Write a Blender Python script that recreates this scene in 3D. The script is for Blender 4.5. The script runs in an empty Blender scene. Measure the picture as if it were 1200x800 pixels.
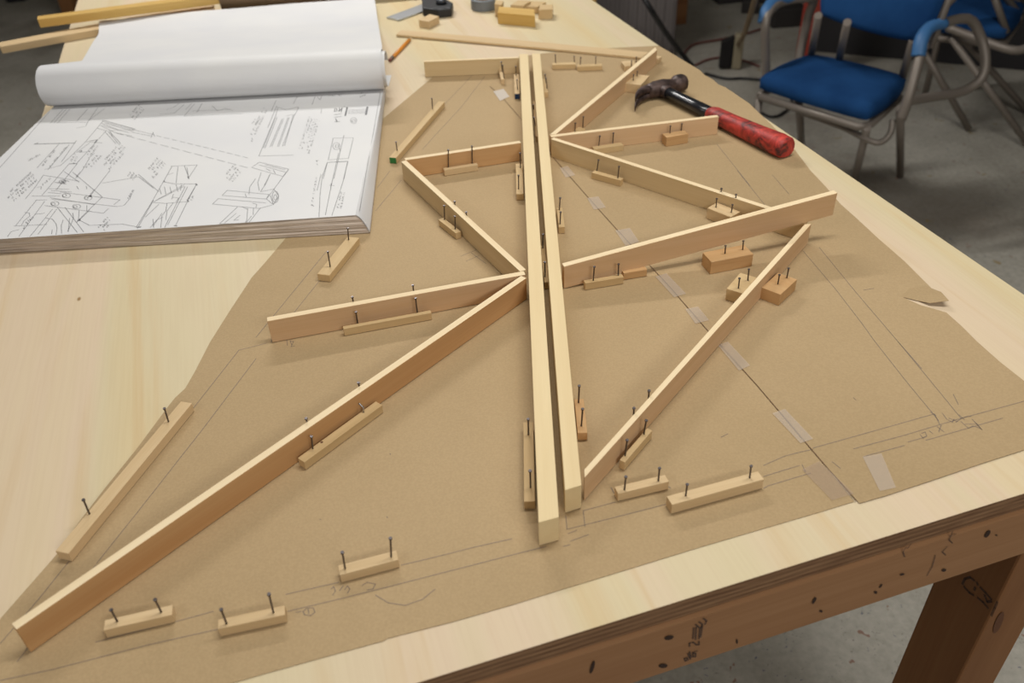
import bpy, bmesh, math, random
import numpy as np
from mathutils import Vector, Matrix

random.seed(7)
scene = bpy.context.scene
COL = scene.collection

# ------------------------------------------------------------------ camera
ZT = 0.95                 # bench top above the floor
HC = 0.60                 # camera above the bench top
FPX = 1000.0
PITCH = math.radians(37.12)
ROLL = math.radians(2.66)
FW = np.array([0, math.cos(PITCH), -math.sin(PITCH)])
U0 = np.array([0, math.sin(PITCH), math.cos(PITCH)])
R0 = np.array([1.0, 0, 0])
c_, s_ = math.cos(ROLL), math.sin(ROLL)
RC = R0 * c_ - U0 * s_
UC = R0 * s_ + U0 * c_
cam = bpy.data.cameras.new('camera')
cam.sensor_width = 36
cam.lens = FPX / 1200 * 36
cam.clip_start = 0.05
cam.dof.use_dof = True
cam.dof.focus_distance = 1.0
cam.dof.aperture_fstop = 6.0
cam_ob = bpy.data.objects.new('camera', cam)
M = Matrix([[RC[0], UC[0], -FW[0], 0], [RC[1], UC[1], -FW[1], 0], [RC[2], UC[2], -FW[2], ZT + HC], [0, 0, 0, 1]])
cam_ob.matrix_world = M
COL.objects.link(cam_ob)
scene.camera = cam_ob

# ------------------------------------------------------------------ world, lights, exposure
world = bpy.data.worlds.new('world')
scene.world = world
world.use_nodes = True
bg = world.node_tree.nodes['Background']
bg.inputs[0].default_value = (0.93, 0.97, 1.0, 1)
bg.inputs[1].default_value = 0.16


def area(name, loc, target, sx, sy, power, col):
    l = bpy.data.lights.new(name, 'AREA')
    l.shape = 'RECTANGLE'
    l.size, l.size_y = sx, sy
    l.energy = power
    l.color = col
    o = bpy.data.objects.new(name, l)
    o.location = loc
    d = Vector(target) - Vector(loc)
    o.rotation_euler = d.to_track_quat('-Z', 'Y').to_euler()
    COL.objects.link(o)
    return o


area('tube_light_overhead', (0.42, 0.95, ZT + 1.75), (0.2, 0.95, ZT), 0.20, 1.3, 22, (1.0, 0.98, 0.93))
area('tube_light_beyond', (-0.5, 3.1, ZT + 1.6), (-0.3, 2.2, 0), 1.2, 0.08, 35, (1.0, 0.98, 0.94))
area('tube_light_behind_viewer', (1.1, -1.5, ZT + 1.6), (0.8, 0.6, .5), 1.3, 0.3, 30, (1.0, 0.975, 0.93))
area('tube_light_left_front', (-1.5, -0.7, ZT + 1.6), (0.1, 1.0, ZT), 1.2, 0.2, 9, (1.0, 0.975, 0.93))
area('tube_light_left_aisle', (-2.6, 2.6, ZT + 1.8), (-2.6, 2.6, 0), 1.2, 0.2, 10, (1.0, 0.97, 0.93))
scene.view_settings.view_transform = 'Standard'
scene.view_settings.look = 'None'
scene.view_settings.gamma = 1
scene.view_settings.use_curve_mapping = False
scene.view_settings.exposure = -0.04


# ------------------------------------------------------------------ geometry helpers
def at(x, y, h=0.0):
    """point of the photograph (1200x800) on the level h above the bench top"""
    a, b = (x - 600) / FPX, (y - 400) / FPX
    d = FW + RC * a - UC * b
    t = (h - HC) / d[2]
    return Vector((d[0] * t, d[1] * t, ZT + h))


def fl(x, y, h=0.0):
    """same, h above the floor"""
    return at(x, y, h - ZT)


def at_y(x, y, Y):
    """point of the photograph on the upright plane at depth Y"""
    a, b = (x - 600) / FPX, (y - 400) / FPX
    d = FW + RC * a - UC * b
    t = Y / d[1]
    return Vector((d[0] * t, Y, ZT + HC + d[2] * t))


def link(name, me, m=None, parent=None):
    o = bpy.data.objects.new(name, me)
    COL.objects.link(o)
    if m is not None:
        me.materials.append(m)
    if parent is not None:
        o.parent = parent
    return o


def empty(name, loc=(0, 0, 0)):
    o = bpy.data.objects.new(name, None)
    o.empty_display_size = 0.02
    o.location = loc
    COL.objects.link(o)
    return o


def tag(o, label=None, cat=None, group=None, kind=None):
    if label: o['label'] = label
    if cat: o['category'] = cat
    if group: o['group'] = group
    if kind: o['kind'] = kind
    return o


def bev(o, w=0.0006, seg=2):
    b = o.modifiers.new('bevel', 'BEVEL')
    b.width = w
    b.segments = seg
    b.limit_method = 'ANGLE'
    return o


def smooth(o):
    for p in o.data.polygons: p.use_smooth = True
    return o


def pydata(name, vs, fs, m, parent=None, origin=None, rot=0.0):
    """mesh from WORLD coordinates; origin / rotation about z give the local frame"""
    if origin is None:
        origin = Vector((0, 0, 0))
        for v in vs: origin += Vector(v)
        origin /= len(vs)
    R = Matrix.Rotation(-rot, 3, 'Z')
    lv = [tuple(R @ (Vector(v) - Vector(origin))) for v in vs]
    me = bpy.data.meshes.new(name)
    me.from_pydata(lv, [], fs)
    bm = bmesh.new(); bm.from_mesh(me)
    bmesh.ops.recalc_face_normals(bm, faces=bm.faces)
    bm.to_mesh(me); bm.free()
    o = link(name, me, m)
    o.location = origin
    o.rotation_euler = (0, 0, rot)
    if parent is not None:
        o.parent = parent
        bpy.context.view_layer.update()
        o.matrix_parent_inverse = parent.matrix_world.inverted()
    return o


def prism(name, top, h0, m, parent=None, dz=None):
    """solid under the polygon top (world points); bottom at world z h0 (or list)"""
    n = len(top)
    bot = [Vector((p.x, p.y, (h0[i] if isinstance(h0, (list, tuple)) else h0))) for i, p in enumerate(top)]
    d = top[1] - top[0]
    ang = math.atan2(d.y, d.x)
    vs = [tuple(p) for p in top] + [tuple(p) for p in bot]
    fs = [tuple(range(n)), tuple(range(2 * n - 1, n - 1, -1))]
    for i in range(n):
        j = (i + 1) % n
        fs.append((i, i + n, j + n, j))
    return pydata(name, vs, fs, m, parent, rot=ang)


def tube(name, pts, r, m, parent=None, seg=10, sm=0, flat=1.0, radii=None, closed_caps=True):
    """swept tube through world points, sm = Catmull-Rom subdivisions"""
    P = [Vector(p) for p in pts]
    rr = radii or [r] * len(P)
    if sm:
        Q, RR = [], []
        for i in range(len(P) - 1):
            p0 = P[max(i - 1, 0)]; p1 = P[i]; p2 = P[i + 1]; p3 = P[min(i + 2, len(P) - 1)]
            for k in range(sm):
                t = k / sm
                Q.append(0.5 * ((2 * p1) + (p2 - p0) * t + (2 * p0 - 5 * p1 + 4 * p2 - p3) * t * t + (3 * p1 - p0 - 3 * p2 + p3) * t ** 3))
                RR.append(rr[i] * (1 - t) + rr[i + 1] * t)
        Q.append(P[-1]); RR.append(rr[-1])
        P, rr = Q, RR
    vs, fs = [], []
    n0 = None
    for i, p in enumerate(P):
        t = (P[min(i + 1, len(P) - 1)] - P[max(i - 1, 0)]).normalized()
        if n0 is None:
            n0 = t.orthogonal().normalized() if abs(t.z) > .9 else Vector((0, 0, 1))
        n0 = (n0 - t * n0.dot(t)).normalized()
        b = t.cross(n0)
        for k in range(seg):
            a = 2 * math.pi * k / seg
            vs.append(p + n0 * math.cos(a) * rr[i] * flat + b * math.sin(a) * rr[i])
    for i in range(len(P) - 1):
        for k in range(seg):
            k2 = (k + 1) % seg
            fs.append((i * seg + k, i * seg + k2, (i + 1) * seg + k2, (i + 1) * seg + k))
    fs.append(tuple(range(seg - 1, -1, -1)))
    fs.append(tuple((len(P) - 1) * seg + k for k in range(seg)))
    o = pydata(name, vs, fs, m, parent)
    for p in o.data.polygons: p.use_smooth = len(p.vertices) == 4
    return o


def ribbons(name, lines, w, m, parent, zf, kind='stuff'):
    """flat strokes: lines = list of (world xy point lists, width scale)"""
    vs, fs = [], []
    for pts, ws in lines:
        for a, b in zip(pts[:-1], pts[1:]):
            d = Vector((b.x - a.x, b.y - a.y, 0))
            if d.length < 1e-6: continue
            n = Vector((-d.y, d.x, 0)).normalized() * w * ws * .5
            e = d.normalized() * w * ws * .25
            k = len(vs)
            for q in (a - e - n, b + e - n, b + e + n, a - e + n):
                vs.append((q.x, q.y, zf(q)))
            fs.append((k, k + 1, k + 2, k + 3))
    o = pydata(name, vs, fs, m, parent)
    if kind: o['kind'] = kind
    return o


# ------------------------------------------------------------------ materials
def mat(name, col=(.5, .5, .5), rough=.6, metal=0.0, spec=None):
    m = bpy.data.materials.new(name)
    m.use_nodes = True
    b = m.node_tree.nodes['Principled BSDF']
    b.inputs['Base Color'].default_value = (*col, 1)
    b.inputs['Roughness'].default_value = rough
    b.inputs['Metallic'].default_value = metal
    if spec is not None: b.inputs['Specular IOR Level'].default_value = spec
    return m


def nd(nt, typ, **kw):
    n = nt.nodes.new(typ)
    for k, v in kw.items():
        if k in n.inputs: n.inputs[k].default_value = v
        else: setattr(n, k, v)
    return n


def ramp(nt, fac, stops):
    r = nt.nodes.new('ShaderNodeValToRGB')
    e = r.color_ramp.elements
    while len(e) < len(stops): e.new(.5)
    for i, (p, c) in enumerate(stops):
        e[i].position = p
        e[i].color = (*c, 1) if len(c) == 3 else c
    nt.links.new(fac, r.inputs[0])
    return r.outputs[0]


def mix(nt, f, a, b, blend='MIX'):
    n = nt.nodes.new('ShaderNodeMix')
    n.data_type = 'RGBA'; n.blend_type = blend
    if isinstance(f, (int, float)): n.inputs[0].default_value = f
    else: nt.links.new(f, n.inputs[0])
    for s, v in ((6, a), (7, b)):
        if isinstance(v, tuple): n.inputs[s].default_value = (*v, 1)
        else: nt.links.new(v, n.inputs[s])
    return n.outputs[2]


def coord(nt, scale=(1, 1, 1), rot=(0, 0, 0), rand=True):
    tc = nt.nodes.new('ShaderNodeTexCoord')
    mp = nt.nodes.new('ShaderNodeMapping')
    mp.inputs['Scale'].default_value = scale
    mp.inputs['Rotation'].default_value = rot
    nt.links.new(tc.outputs['Object'], mp.inputs[0])
    if rand:
        oi = nt.nodes.new('ShaderNodeObjectInfo')
        mul = nd(nt, 'ShaderNodeMath', operation='MULTIPLY')
        mul.inputs[1].default_value = 37.0
        nt.links.new(oi.outputs['Random'], mul.inputs[0])
        nt.links.new(mul.outputs[0], mp.inputs['Location'])
    return mp.outputs[0], tc


def noise(nt, vec, scale, detail=4, rough=.55, dist=0.0):
    n = nd(nt, 'ShaderNodeTexNoise', Scale=scale, Detail=detail, Roughness=rough, Distortion=dist)
    nt.links.new(vec, n.inputs['Vector'])
    return n.outputs[0]


def bump(nt, h, strength, dist=.001):
    b = nd(nt, 'ShaderNodeBump', Strength=strength, Distance=dist)
    nt.links.new(h, b.inputs['Height'])
    nt.links.new(b.outputs[0], nt.nodes['Principled BSDF'].inputs['Normal'])


def wood(name, light, dark, deep=None, grain=90, ratio=.05, contrast=.5, rough=.62, big=.35):
    """long-grain timber: grain along the local X"""
    m = mat(name, light, rough, spec=.25)
    nt = m.node_tree
    v, _ = coord(nt, (ratio, 1, 1))
    v2, _ = coord(nt, (.02, 1, 1))
    a = noise(nt, v, grain * .9, 5, .6, .6)
    fine = noise(nt, v2, grain * 9, 2)
    c1 = ramp(nt, a, [(.5 - contrast * .45, light), (.5 + contrast * .45, dark)])
    c2 = mix(nt, .22, c1, ramp(nt, fine, [(.35, dark), (.65, light)]))
    if deep:
        w = noise(nt, v, grain * .3, 3, .5, .4)
        c2 = mix(nt, ramp(nt, w, [(.5, (0, 0, 0)), (.72, (big, big, big))]), c2, deep)
    nt.links.new(c2, nt.nodes['Principled BSDF'].inputs['Base Color'])
    bump(nt, fine, .15, .0004)
    return m


M_SPRUCE = wood('spruce', (.80, .645, .385), (.73, .57, .32), (.66, .48, .25), contrast=.8)
M_EDGE = wood('lit_sawn_edge', (.88, .73, .49), (.78, .60, .36), (.68, .48, .26), grain=240, ratio=.02)  # strip tops: pale outer wood, brightened in colour for the light from above
M_CLEAT = wood('cleat_pine', (.65, .48, .26), (.54, .375, .185), (.46, .30, .135))
M_CLEATP = wood('cleat_pale', (.68, .51, .30), (.58, .41, .22), (.48, .33, .16))
M_STRIP = wood('strip_fir', (.70, .485, .29), (.61, .395, .21), (.53, .31, .145), grain=60)
M_STRIPR = wood('strip_red_fir', (.64, .405, .20), (.53, .29, .12), (.40, .185, .06), grain=45, contrast=.7, big=.8)
M_STRIPP = wood('strip_pale', (.70, .54, .32), (.60, .44, .23), (.52, .36, .17), grain=60)
M_BLOCK = wood('block_fir', (.62, .40, .20), (.50, .29, .125), (.42, .22, .08), grain=110, ratio=.1)
M_GOLD = wood('golden_pine', (.66, .44, .15), (.56, .34, .09), (.48, .26, .06))
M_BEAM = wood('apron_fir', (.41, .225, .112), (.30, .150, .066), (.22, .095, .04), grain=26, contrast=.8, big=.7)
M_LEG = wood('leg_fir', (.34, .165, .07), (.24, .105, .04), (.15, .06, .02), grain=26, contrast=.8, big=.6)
M_NAIL = mat('nail_steel', (.16, .14, .14), .42, .85)
M_NAILH = mat('nail_head_steel', (.45, .43, .42), .35, .9)


def plywood():
    m = mat('plywood_face', (.78, .62, .40), .55, spec=.3)
    nt = m.node_tree
    v, tc = coord(nt, (.07, 1, 1), rand=False)
    a = noise(nt, v, 16, 5, .6, 1.2)
    b = noise(nt, v, 5, 3, .5, .8)
    v3, _ = coord(nt, (.03, 1, 1), rand=False)
    f = noise(nt, v3, 260, 3)
    base = ramp(nt, b, [(.32, (.68, .555, .36)), (.44, (.68, .54, .385)), (.55, (.645, .55, .355)), (.66, (.65, .515, .285))])
    base = mix(nt, ramp(nt, a, [(.51, (0, 0, 0)), (.70, (.6, .6, .6))]), base, (.60, .42, .21))
    base = mix(nt, .08, base, ramp(nt, f, [(.35, (.5, .34, .17)), (.6, (.74, .61, .41))]))
    # knots and pin holes
    v4, _ = coord(nt, (.5, 1, 1), rand=False)
    vo = nd(nt, 'ShaderNodeTexVoronoi', Scale=11.0)
    nt.links.new(v4, vo.inputs['Vector'])
    k = ramp(nt, vo.outputs['Distance'], [(.012, (1, 1, 1)), (.035, (0, 0, 0))])
    base = mix(nt, k, base, (.30, .17, .06))
    nt.links.new(base, nt.nodes['Principled BSDF'].inputs['Base Color'])
    bump(nt, f, .12, .0004)
    return m


M_PLY = plywood()


def ply_edge():
    m = mat('plywood_edge', (.3, .18, .1), .8, spec=.1)
    nt = m.node_tree
    v, tc = coord(nt, (1, 1, 1), rand=False)
    sep = nt.nodes.new('ShaderNodeSeparateXYZ')
    nt.links.new(v, sep.inputs[0])
    s = nd(nt, 'ShaderNodeMath', operation='MULTIPLY'); s.inputs[1].default_value = 2 * math.pi / .0062
    nt.links.new(sep.outputs[2], s.inputs[0])
    sn = nd(nt, 'ShaderNodeMath', operation='SINE'); nt.links.new(s.outputs[0], sn.inputs[0])
    mr = nd(nt, 'ShaderNodeMapRange'); mr.inputs[1].default_value = -1; mr.inputs[2].default_value = 1
    nt.links.new(sn.outputs[0], mr.inputs[0])
    c = ramp(nt, mr.outputs[0], [(.25, (.15, .075, .04)), (.7, (.30, .17, .09))])
    v2, _ = coord(nt, (.25, .25, 4), rand=False)
    n = noise(nt, v2, 120, 3)
    c = mix(nt, .5, c, ramp(nt, n, [(.3, (.12, .06, .035)), (.7, (.36, .22, .12))]))
    nt.links.new(c, nt.nodes['Principled BSDF'].inputs['Base Color'])
    bump(nt, n, .5, .001)
    return m


M_PLYE = ply_edge()


def kraft(name, tint=1.0):
    m = mat(name, (.42, .29, .16), .75, spec=.15)
    nt = m.node_tree
    v, _ = coord(nt, rand=False)
    a = noise(nt, v, 3.0, 4, .5)
    b = noise(nt, v, 420, 3, .6)
    w = noise(nt, v, 14, 3, .6, 1.0)
    c = ramp(nt, a, [(.35, (.405 * tint, .291 * tint, .158 * tint)), (.65, (.455 * tint, .330 * tint, .186 * tint))])
    c = mix(nt, .12, c, ramp(nt, b, [(.4, (.30, .20, .10)), (.62, (.58, .42, .24))]))
    nt.links.new(c, nt.nodes['Principled BSDF'].inputs['Base Color'])
    ad = nd(nt, 'ShaderNodeMath', operation='MULTIPLY_ADD'); ad.inputs[1].default_value = 6.0
    nt.links.new(w, ad.inputs[0]); nt.links.new(b, ad.inputs[2])
    bump(nt, ad.outputs[0], .25, .0006)
    return m


M_KRAFT = kraft('kraft_paper')
M_KRAFT2 = kraft('kraft_paper_second', .96)
M_KEDGE = mat('kraft_cut_edge', (.16, .09, .045), .9)
M_GRAPH = mat('graphite', (.17, .15, .16), .6)
_b = M_GRAPH.node_tree.nodes['Principled BSDF']
_b.inputs['Alpha'].default_value = .55
M_INK = mat('printing_ink', (.17, .17, .18), .7)
M_INK.node_tree.nodes['Principled BSDF'].inputs['Alpha'].default_value = .85
M_STAMP = mat('stamp_ink', (.03, .025, .03), .8)
M_STAMP.node_tree.nodes['Principled BSDF'].inputs['Alpha'].default_value = .6
M_TAPE = mat('clear_tape', (.72, .62, .52), .25, spec=.6)
M_TAPE.node_tree.nodes['Principled BSDF'].inputs['Alpha'].default_value = .38
M_TAPE3 = mat('masking_tape', (.74, .67, .60), .5)
M_TAPE3.node_tree.nodes['Principled BSDF'].inputs['Alpha'].default_value = .65
M_TAPE2 = mat('aged_tape', (.50, .38, .30), .35, spec=.6)
M_TAPE2.node_tree.nodes['Principled BSDF'].inputs['Alpha'].default_value = .28


def sheet_mat():
    m = mat('white_sheet', (.80, .80, .80), .6, spec=.2)
    nt = m.node_tree
    v, _ = coord(nt, rand=False)
    a = noise(nt, v, 5, 3)
    c = ramp(nt, a, [(.35, (.69, .69, .705)), (.7, (.74, .735, .73))])
    nt.links.new(c, nt.nodes['Principled BSDF'].inputs['Base Color'])
    bump(nt, noise(nt, v, 8, 2), .15, .002)
    return m


M_SHEET = sheet_mat()


def stack_mat():
    m = mat('page_edges', (.6, .5, .42), .85, spec=.1)
    nt = m.node_tree
    v, _ = coord(nt, (.02, .02, 1), rand=False)
    a = noise(nt, v, 900, 2)
    b = noise(nt, v, 240, 3)
    c = ramp(nt, a, [(.35, (.40, .33, .27)), (.6, (.62, .53, .45))])
    c = mix(nt, ramp(nt, b, [(.62, (0, 0, 0)), (.70, (.6, .6, .6))]), c, (.20, .15, .12))
    nt.links.new(c, nt.nodes['Principled BSDF'].inputs['Base Color'])
    bump(nt, a, .6, .001)
    return m


M_STACK = stack_mat()


def concrete():
    m = mat('concrete_floor', (.25, .24, .22), .75, spec=.25)
    nt = m.node_tree
    v, _ = coord(nt, rand=False)
    a = noise(nt, v, 2.2, 6, .6, .4)
    b = noise(nt, v, 60, 5, .6)
    c = ramp(nt, a, [(.30, (.32, .295, .245)), (.5, (.46, .435, .375)), (.72, (.60, .57, .50))])
    c = mix(nt, .3, c, ramp(nt, b, [(.35, (.18, .165, .135)), (.65, (.48, .45, .40))]))
    # long dark stains
    st = noise(nt, v, 1.1, 3, .5, .6)
    c = mix(nt, ramp(nt, st, [(.52, (0, 0, 0)), (.66, (.55, .55, .55))]), c, (.15, .115, .085))
    # spots of paint
    for sc, thr, colr in ((9.0, .075, (.30, .21, .06)), (14.0, .08, (.24, .10, .06)), (21.0, .075, (.07, .09, .17)), (33.0, .1, (.12, .11, .10))):
        wv = nd(nt, 'ShaderNodeTexNoise', Scale=sc * 2.5, Detail=2.0)
        nt.links.new(v, wv.inputs['Vector'])
        ad = mix(nt, .09, v, wv.outputs[1])
        vo = nd(nt, 'ShaderNodeTexVoronoi', Scale=sc)
        nt.links.new(ad, vo.inputs['Vector'])
        k = ramp(nt, vo.outputs['Distance'], [(thr, (.75, .75, .75)), (thr * 1.35, (0, 0, 0))])
        c = mix(nt, k, c, colr)
    nt.links.new(c, nt.nodes['Principled BSDF'].inputs['Base Color'])
    bump(nt, b, .2, .002)
    return m


M_FLOOR = concrete()


def fabric(name, c1, c2):
    m = mat(name, c1, .9, spec=.1)
    nt = m.node_tree
    v, _ = coord(nt, rand=False)
    a = noise(nt, v, 7, 4)
    b = noise(nt, v, 600, 2)
    c = ramp(nt, a, [(.35, c1), (.65, c2)])
    nt.links.new(c, nt.nodes['Principled BSDF'].inputs['Base Color'])
    bump(nt, b, .4, .001)
    return m


M_BLUE = fabric('blue_fabric', (.010, .048, .150), (.016, .070, .205))
M_PAD = mat('blue_arm_pad', (.05, .16, .36), .5)
M_TUBE = mat('taupe_enamel', (.24, .205, .175), .45, .25)
M_BLACK = mat('black_plastic', (.012, .012, .014), .5)
M_DARKCAB = mat('dark_cabinet', (.02, .018, .02), .7)
M_STEEL = mat('brushed_steel', (.52, .54, .56), .38, .85)

# ------------------------------------------------------------------ setting
me = bpy.data.meshes.new('floor')
me.from_pydata([(-6.2, -3.2, 0), (7.2, -3.2, 0), (7.2, 10.2, 0), (-6.2, 10.2, 0), (-6.2, -3.2, -.1), (7.2, -3.2, -.1), (7.2, 10.2, -.1), (-6.2, 10.2, -.1)], [],
               [(0, 1, 2, 3), (7, 6, 5, 4), (0, 4, 5, 1), (1, 5, 6, 2), (2, 6, 7, 3), (3, 7, 4, 0)])
o = link('floor', me, M_FLOOR)
tag(o, 'bare grey concrete workshop floor with stains and paint spots', kind='structure')

M_WALL = mat('painted_block_wall', (.42, .40, .36), .85)
_nt = M_WALL.node_tree
_v, _ = coord(_nt, rand=False)
_nt.links.new(ramp(_nt, noise(_nt, _v, 1.5, 5), [(.3, (.36, .34, .31)), (.7, (.46, .44, .40))]), _nt.nodes['Principled BSDF'].inputs['Base Color'])
for nm, (x0, x1, y0, y1, z0, z1) in {'wall_left': (-6.2, -6, -3, 10, 0, 3.4), 'wall_right': (7, 7.2, -3, 10, 0, 3.4), 'wall_back': (-6.2, 7.2, 10, 10.2, 0, 3.4),
                                     'wall_front': (-6.2, 7.2, -3.2, -3, 0, 3.4), 'ceiling': (-6.2, 7.2, -3.2, 10.2, 3.4, 3.5)}.items():
    vs = [(x0, y0, z0), (x1, y0, z0), (x1, y1, z0), (x0, y1, z0), (x0, y0, z1), (x1, y0, z1), (x1, y1, z1), (x0, y1, z1)]
    w_ = pydata(nm, vs, [(0, 1, 2, 3), (4, 5, 6, 7), (0, 1, 5, 4), (1, 2, 6, 5), (2, 3, 7, 6), (3, 0, 4, 7)], M_WALL)
    tag(w_, kind='structure')

# ------------------------------------------------------------------ workbench
DX = Vector((.9594, .2820, 0))
DY = Vector((-.2820, .9594, 0))
CR = Vector((.6928, .5940, 0))              # near right corner of the plywood
WB, LB, TP = 1.222, 2.44, .024
bench = empty('workbench', (CR.x, CR.y, 0))
tag(bench, 'long plywood-topped workbench with fir frame under the paper template', 'workbench')


def bpt(u, v, z):
    """bench frame: u leftwards from the near right corner, v away from the viewer"""
    return Vector((CR.x, CR.y, 0)) - DX * u + DY * v + Vector((0, 0, z))


ANGY = math.atan2(DY.y, DY.x)


def bbox(name, u0, u1, v0, v1, z0, z1, m, parent, along='u'):
    top = [bpt(u0, v0, z1), bpt(u1, v0, z1), bpt(u1, v1, z1), bpt(u0, v1, z1)]
    if along == 'v':
        top = [top[1], top[2], top[3], top[0]]
    return prism(name, top, z0, m, parent)


t = bbox('plywood_top', 0, WB, 0, LB, ZT - TP, ZT, M_PLY, bench, 'v')
t.data.materials.append(M_PLYE)
for p in t.data.polygons:
    if abs(p.normal.z) < .5: p.material_index = 1
bev(t, .0008)
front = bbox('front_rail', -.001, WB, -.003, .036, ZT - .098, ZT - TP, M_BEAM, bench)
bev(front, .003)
for u in (.006, WB - .044):
    bev(bbox('side_rail', u, u + .038, .036, LB - .036, ZT - .11, ZT - TP, M_BEAM, bench, 'v'), .003)
bev(bbox('back_rail', 0, WB, LB - .036, LB, ZT - .11, ZT - TP, M_BEAM, bench), .003)
for v in (.8, 1.6):
    bev(bbox('cross_rail', .044, WB - .044, v, v + .038, ZT - .11, ZT - TP, M_BEAM, bench), .003)
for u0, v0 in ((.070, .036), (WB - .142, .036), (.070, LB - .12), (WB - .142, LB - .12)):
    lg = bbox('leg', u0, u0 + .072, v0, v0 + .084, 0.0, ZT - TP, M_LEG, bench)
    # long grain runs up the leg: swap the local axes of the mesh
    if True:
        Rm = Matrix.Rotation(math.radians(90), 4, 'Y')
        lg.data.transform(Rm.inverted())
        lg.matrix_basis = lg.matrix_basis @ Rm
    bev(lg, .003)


def rail_hit(x, y, v=-.0035):
    a, b = (x - 600) / FPX, (y - 400) / FPX
    d = FW + RC * a - UC * b
    dy = np.array(DY)
    t = (v + CR.x * dy[0] + CR.y * dy[1]) / (d[0] * dy[0] + d[1] * dy[1])
    P = d * t
    return Vector((P[0], P[1], ZT + HC + P[2]))


def strokes_on(name, lines, w, m, parent, nrm, hit):
    vs, fs = [], []
    for pts in lines:
        Q = [hit(*p) for p in pts]
        for a, b in zip(Q[:-1], Q[1:]):
            d = (b - a).normalized(); n = nrm.cross(d).normalized() * w * .5
            k = len(vs)
            for q in (a - n - d * w * .3, b - n + d * w * .3, b + n + d * w * .3, a + n - d * w * .3): vs.append(tuple(q + nrm * .0004))
            fs.append((k, k + 1, k + 2, k + 3))
    o = pydata(name, vs, fs, m, parent)
    o['kind'] = 'stuff'
    return o


st = [[(824, 724), (828, 727), (826, 731)], [(819, 728), (823, 731), (822, 735)], [(815, 731), (821, 736)], [(813, 735), (812, 748)], [(816, 734), (815, 749)], [(820, 736), (819, 748)], [(823, 733), (821, 746)],
      [(808, 757), (808, 753), (812, 752), (816, 755), (819, 755), (819, 751)], [(812, 765), (815, 765), (815, 769), (812, 769), (812, 764), (817, 762)], [(802, 771), (805, 770), (806, 773), (803, 774), (802, 771)], [(806, 765), (809, 772)], [(808, 763), (810, 770)]]
strokes_on('rail_stamp', st, .0016, M_STAMP, front, -DY, rail_hit)
st2 = [[(1062, 640), (1058, 646), (1060, 652)], [(1067, 637), (1063, 642)], [(1116, 622), (1112, 632), (1116, 636)], [(1120, 625), (1114, 628)], [(1096, 650), (1092, 664), (1086, 674)], [(1110, 640), (1104, 646), (1108, 650)]]
strokes_on('rail_scribble', st2, .0012, M_STAMP, front, -DY, rail_hit)
M_KNOT = mat('dark_knot', (.035, .015, .008), .7)


def knot(pts, parent, nrm, hit, name='knot'):
    Q = [hit(*p) + nrm * .0005 for p in pts]
    return pydata(name, [tuple(q) for q in Q], [tuple(range(len(Q)))], M_KNOT, parent)


for cx, cy, rx, ry, a in ((784, 746.5, 5.5, 2.6, -.25), (777, 779.5, 5, 2.6, -.1), (694, 781, 2.0, 8, .3), (954, 703, 1.6, 4.5, .5), (962, 715.5, 1.8, 1.5, 0), (1157, 625, 2.2, 5.2, .6), (1106, 667.5, 2.6, 1.8, -.4), (1026, 693.5, 1.8, 1.8, 0), (1057, 672.5, 2.8, 1.2, -.3), (1167.5, 626.5, 1, 1, 0), (863.5, 751, .9, 3, 0), (1032, 686, .9, 3, .6)):
    knot([(cx + rx * math.cos(q) * math.cos(a) - ry * math.sin(q) * math.sin(a), cy + rx * math.cos(q) * math.sin(a) + ry * math.sin(q) * math.cos(a)) for q in [k * math.pi / 6 for k in range(12)]], front, -DY, rail_hit)
# stamp and knot on the near right leg
LEG0 = [o for o in bpy.data.objects if o.name == 'leg'][0]


def leg_side(x, y, off=0.0):
    """left-facing side of the near right leg, plane u = .142"""
    a, b = (x - 600) / FPX, (y - 400) / FPX
    d = FW + RC * a - UC * b
    dx = np.array(DX)
    c0 = (CR - DX * (.1425)).dot(DX)
    t = c0 / (d[0] * dx[0] + d[1] * dx[1])
    P = d * t
    return Vector((P[0], P[1], ZT + HC + P[2]))


st3 = [[(1128, 684), (1131, 678), (1137, 676), (1142, 680)], [(1130, 687), (1136, 694), (1141, 697)], [(1145, 682), (1146, 685)], [(1142, 691), (1143, 688)], [(1149, 688), (1155, 694), (1162, 702)], [(1146, 700), (1152, 705), (1158, 712)], [(1154, 697), (1157, 705), (1162, 704)], [(1169, 705), (1166, 712), (1162, 721)]]
bpy.context.view_layer.update()
strokes_on('leg_stamp', st3, .0032, M_STAMP, LEG0, -DX, leg_side)
kk = [(1170 + 10 * math.cos(q) * .6 + 5 * math.sin(q) * .5, 729 - 12 * math.cos(q) + 4 * math.sin(q)) for q in [k * math.pi / 7 for k in range(14)]]
M_KNOTL = mat('light_knot', (.13, .05, .02), .7)
kp = [rail_hit(x, y, .0355) - DY * .0004 for x, y in kk]
pydata('knot', [tuple(q) for q in kp], [tuple(range(14))], M_KNOTL, LEG0)

# ------------------------------------------------------------------ kraft paper template (two sheets taped together)


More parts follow.
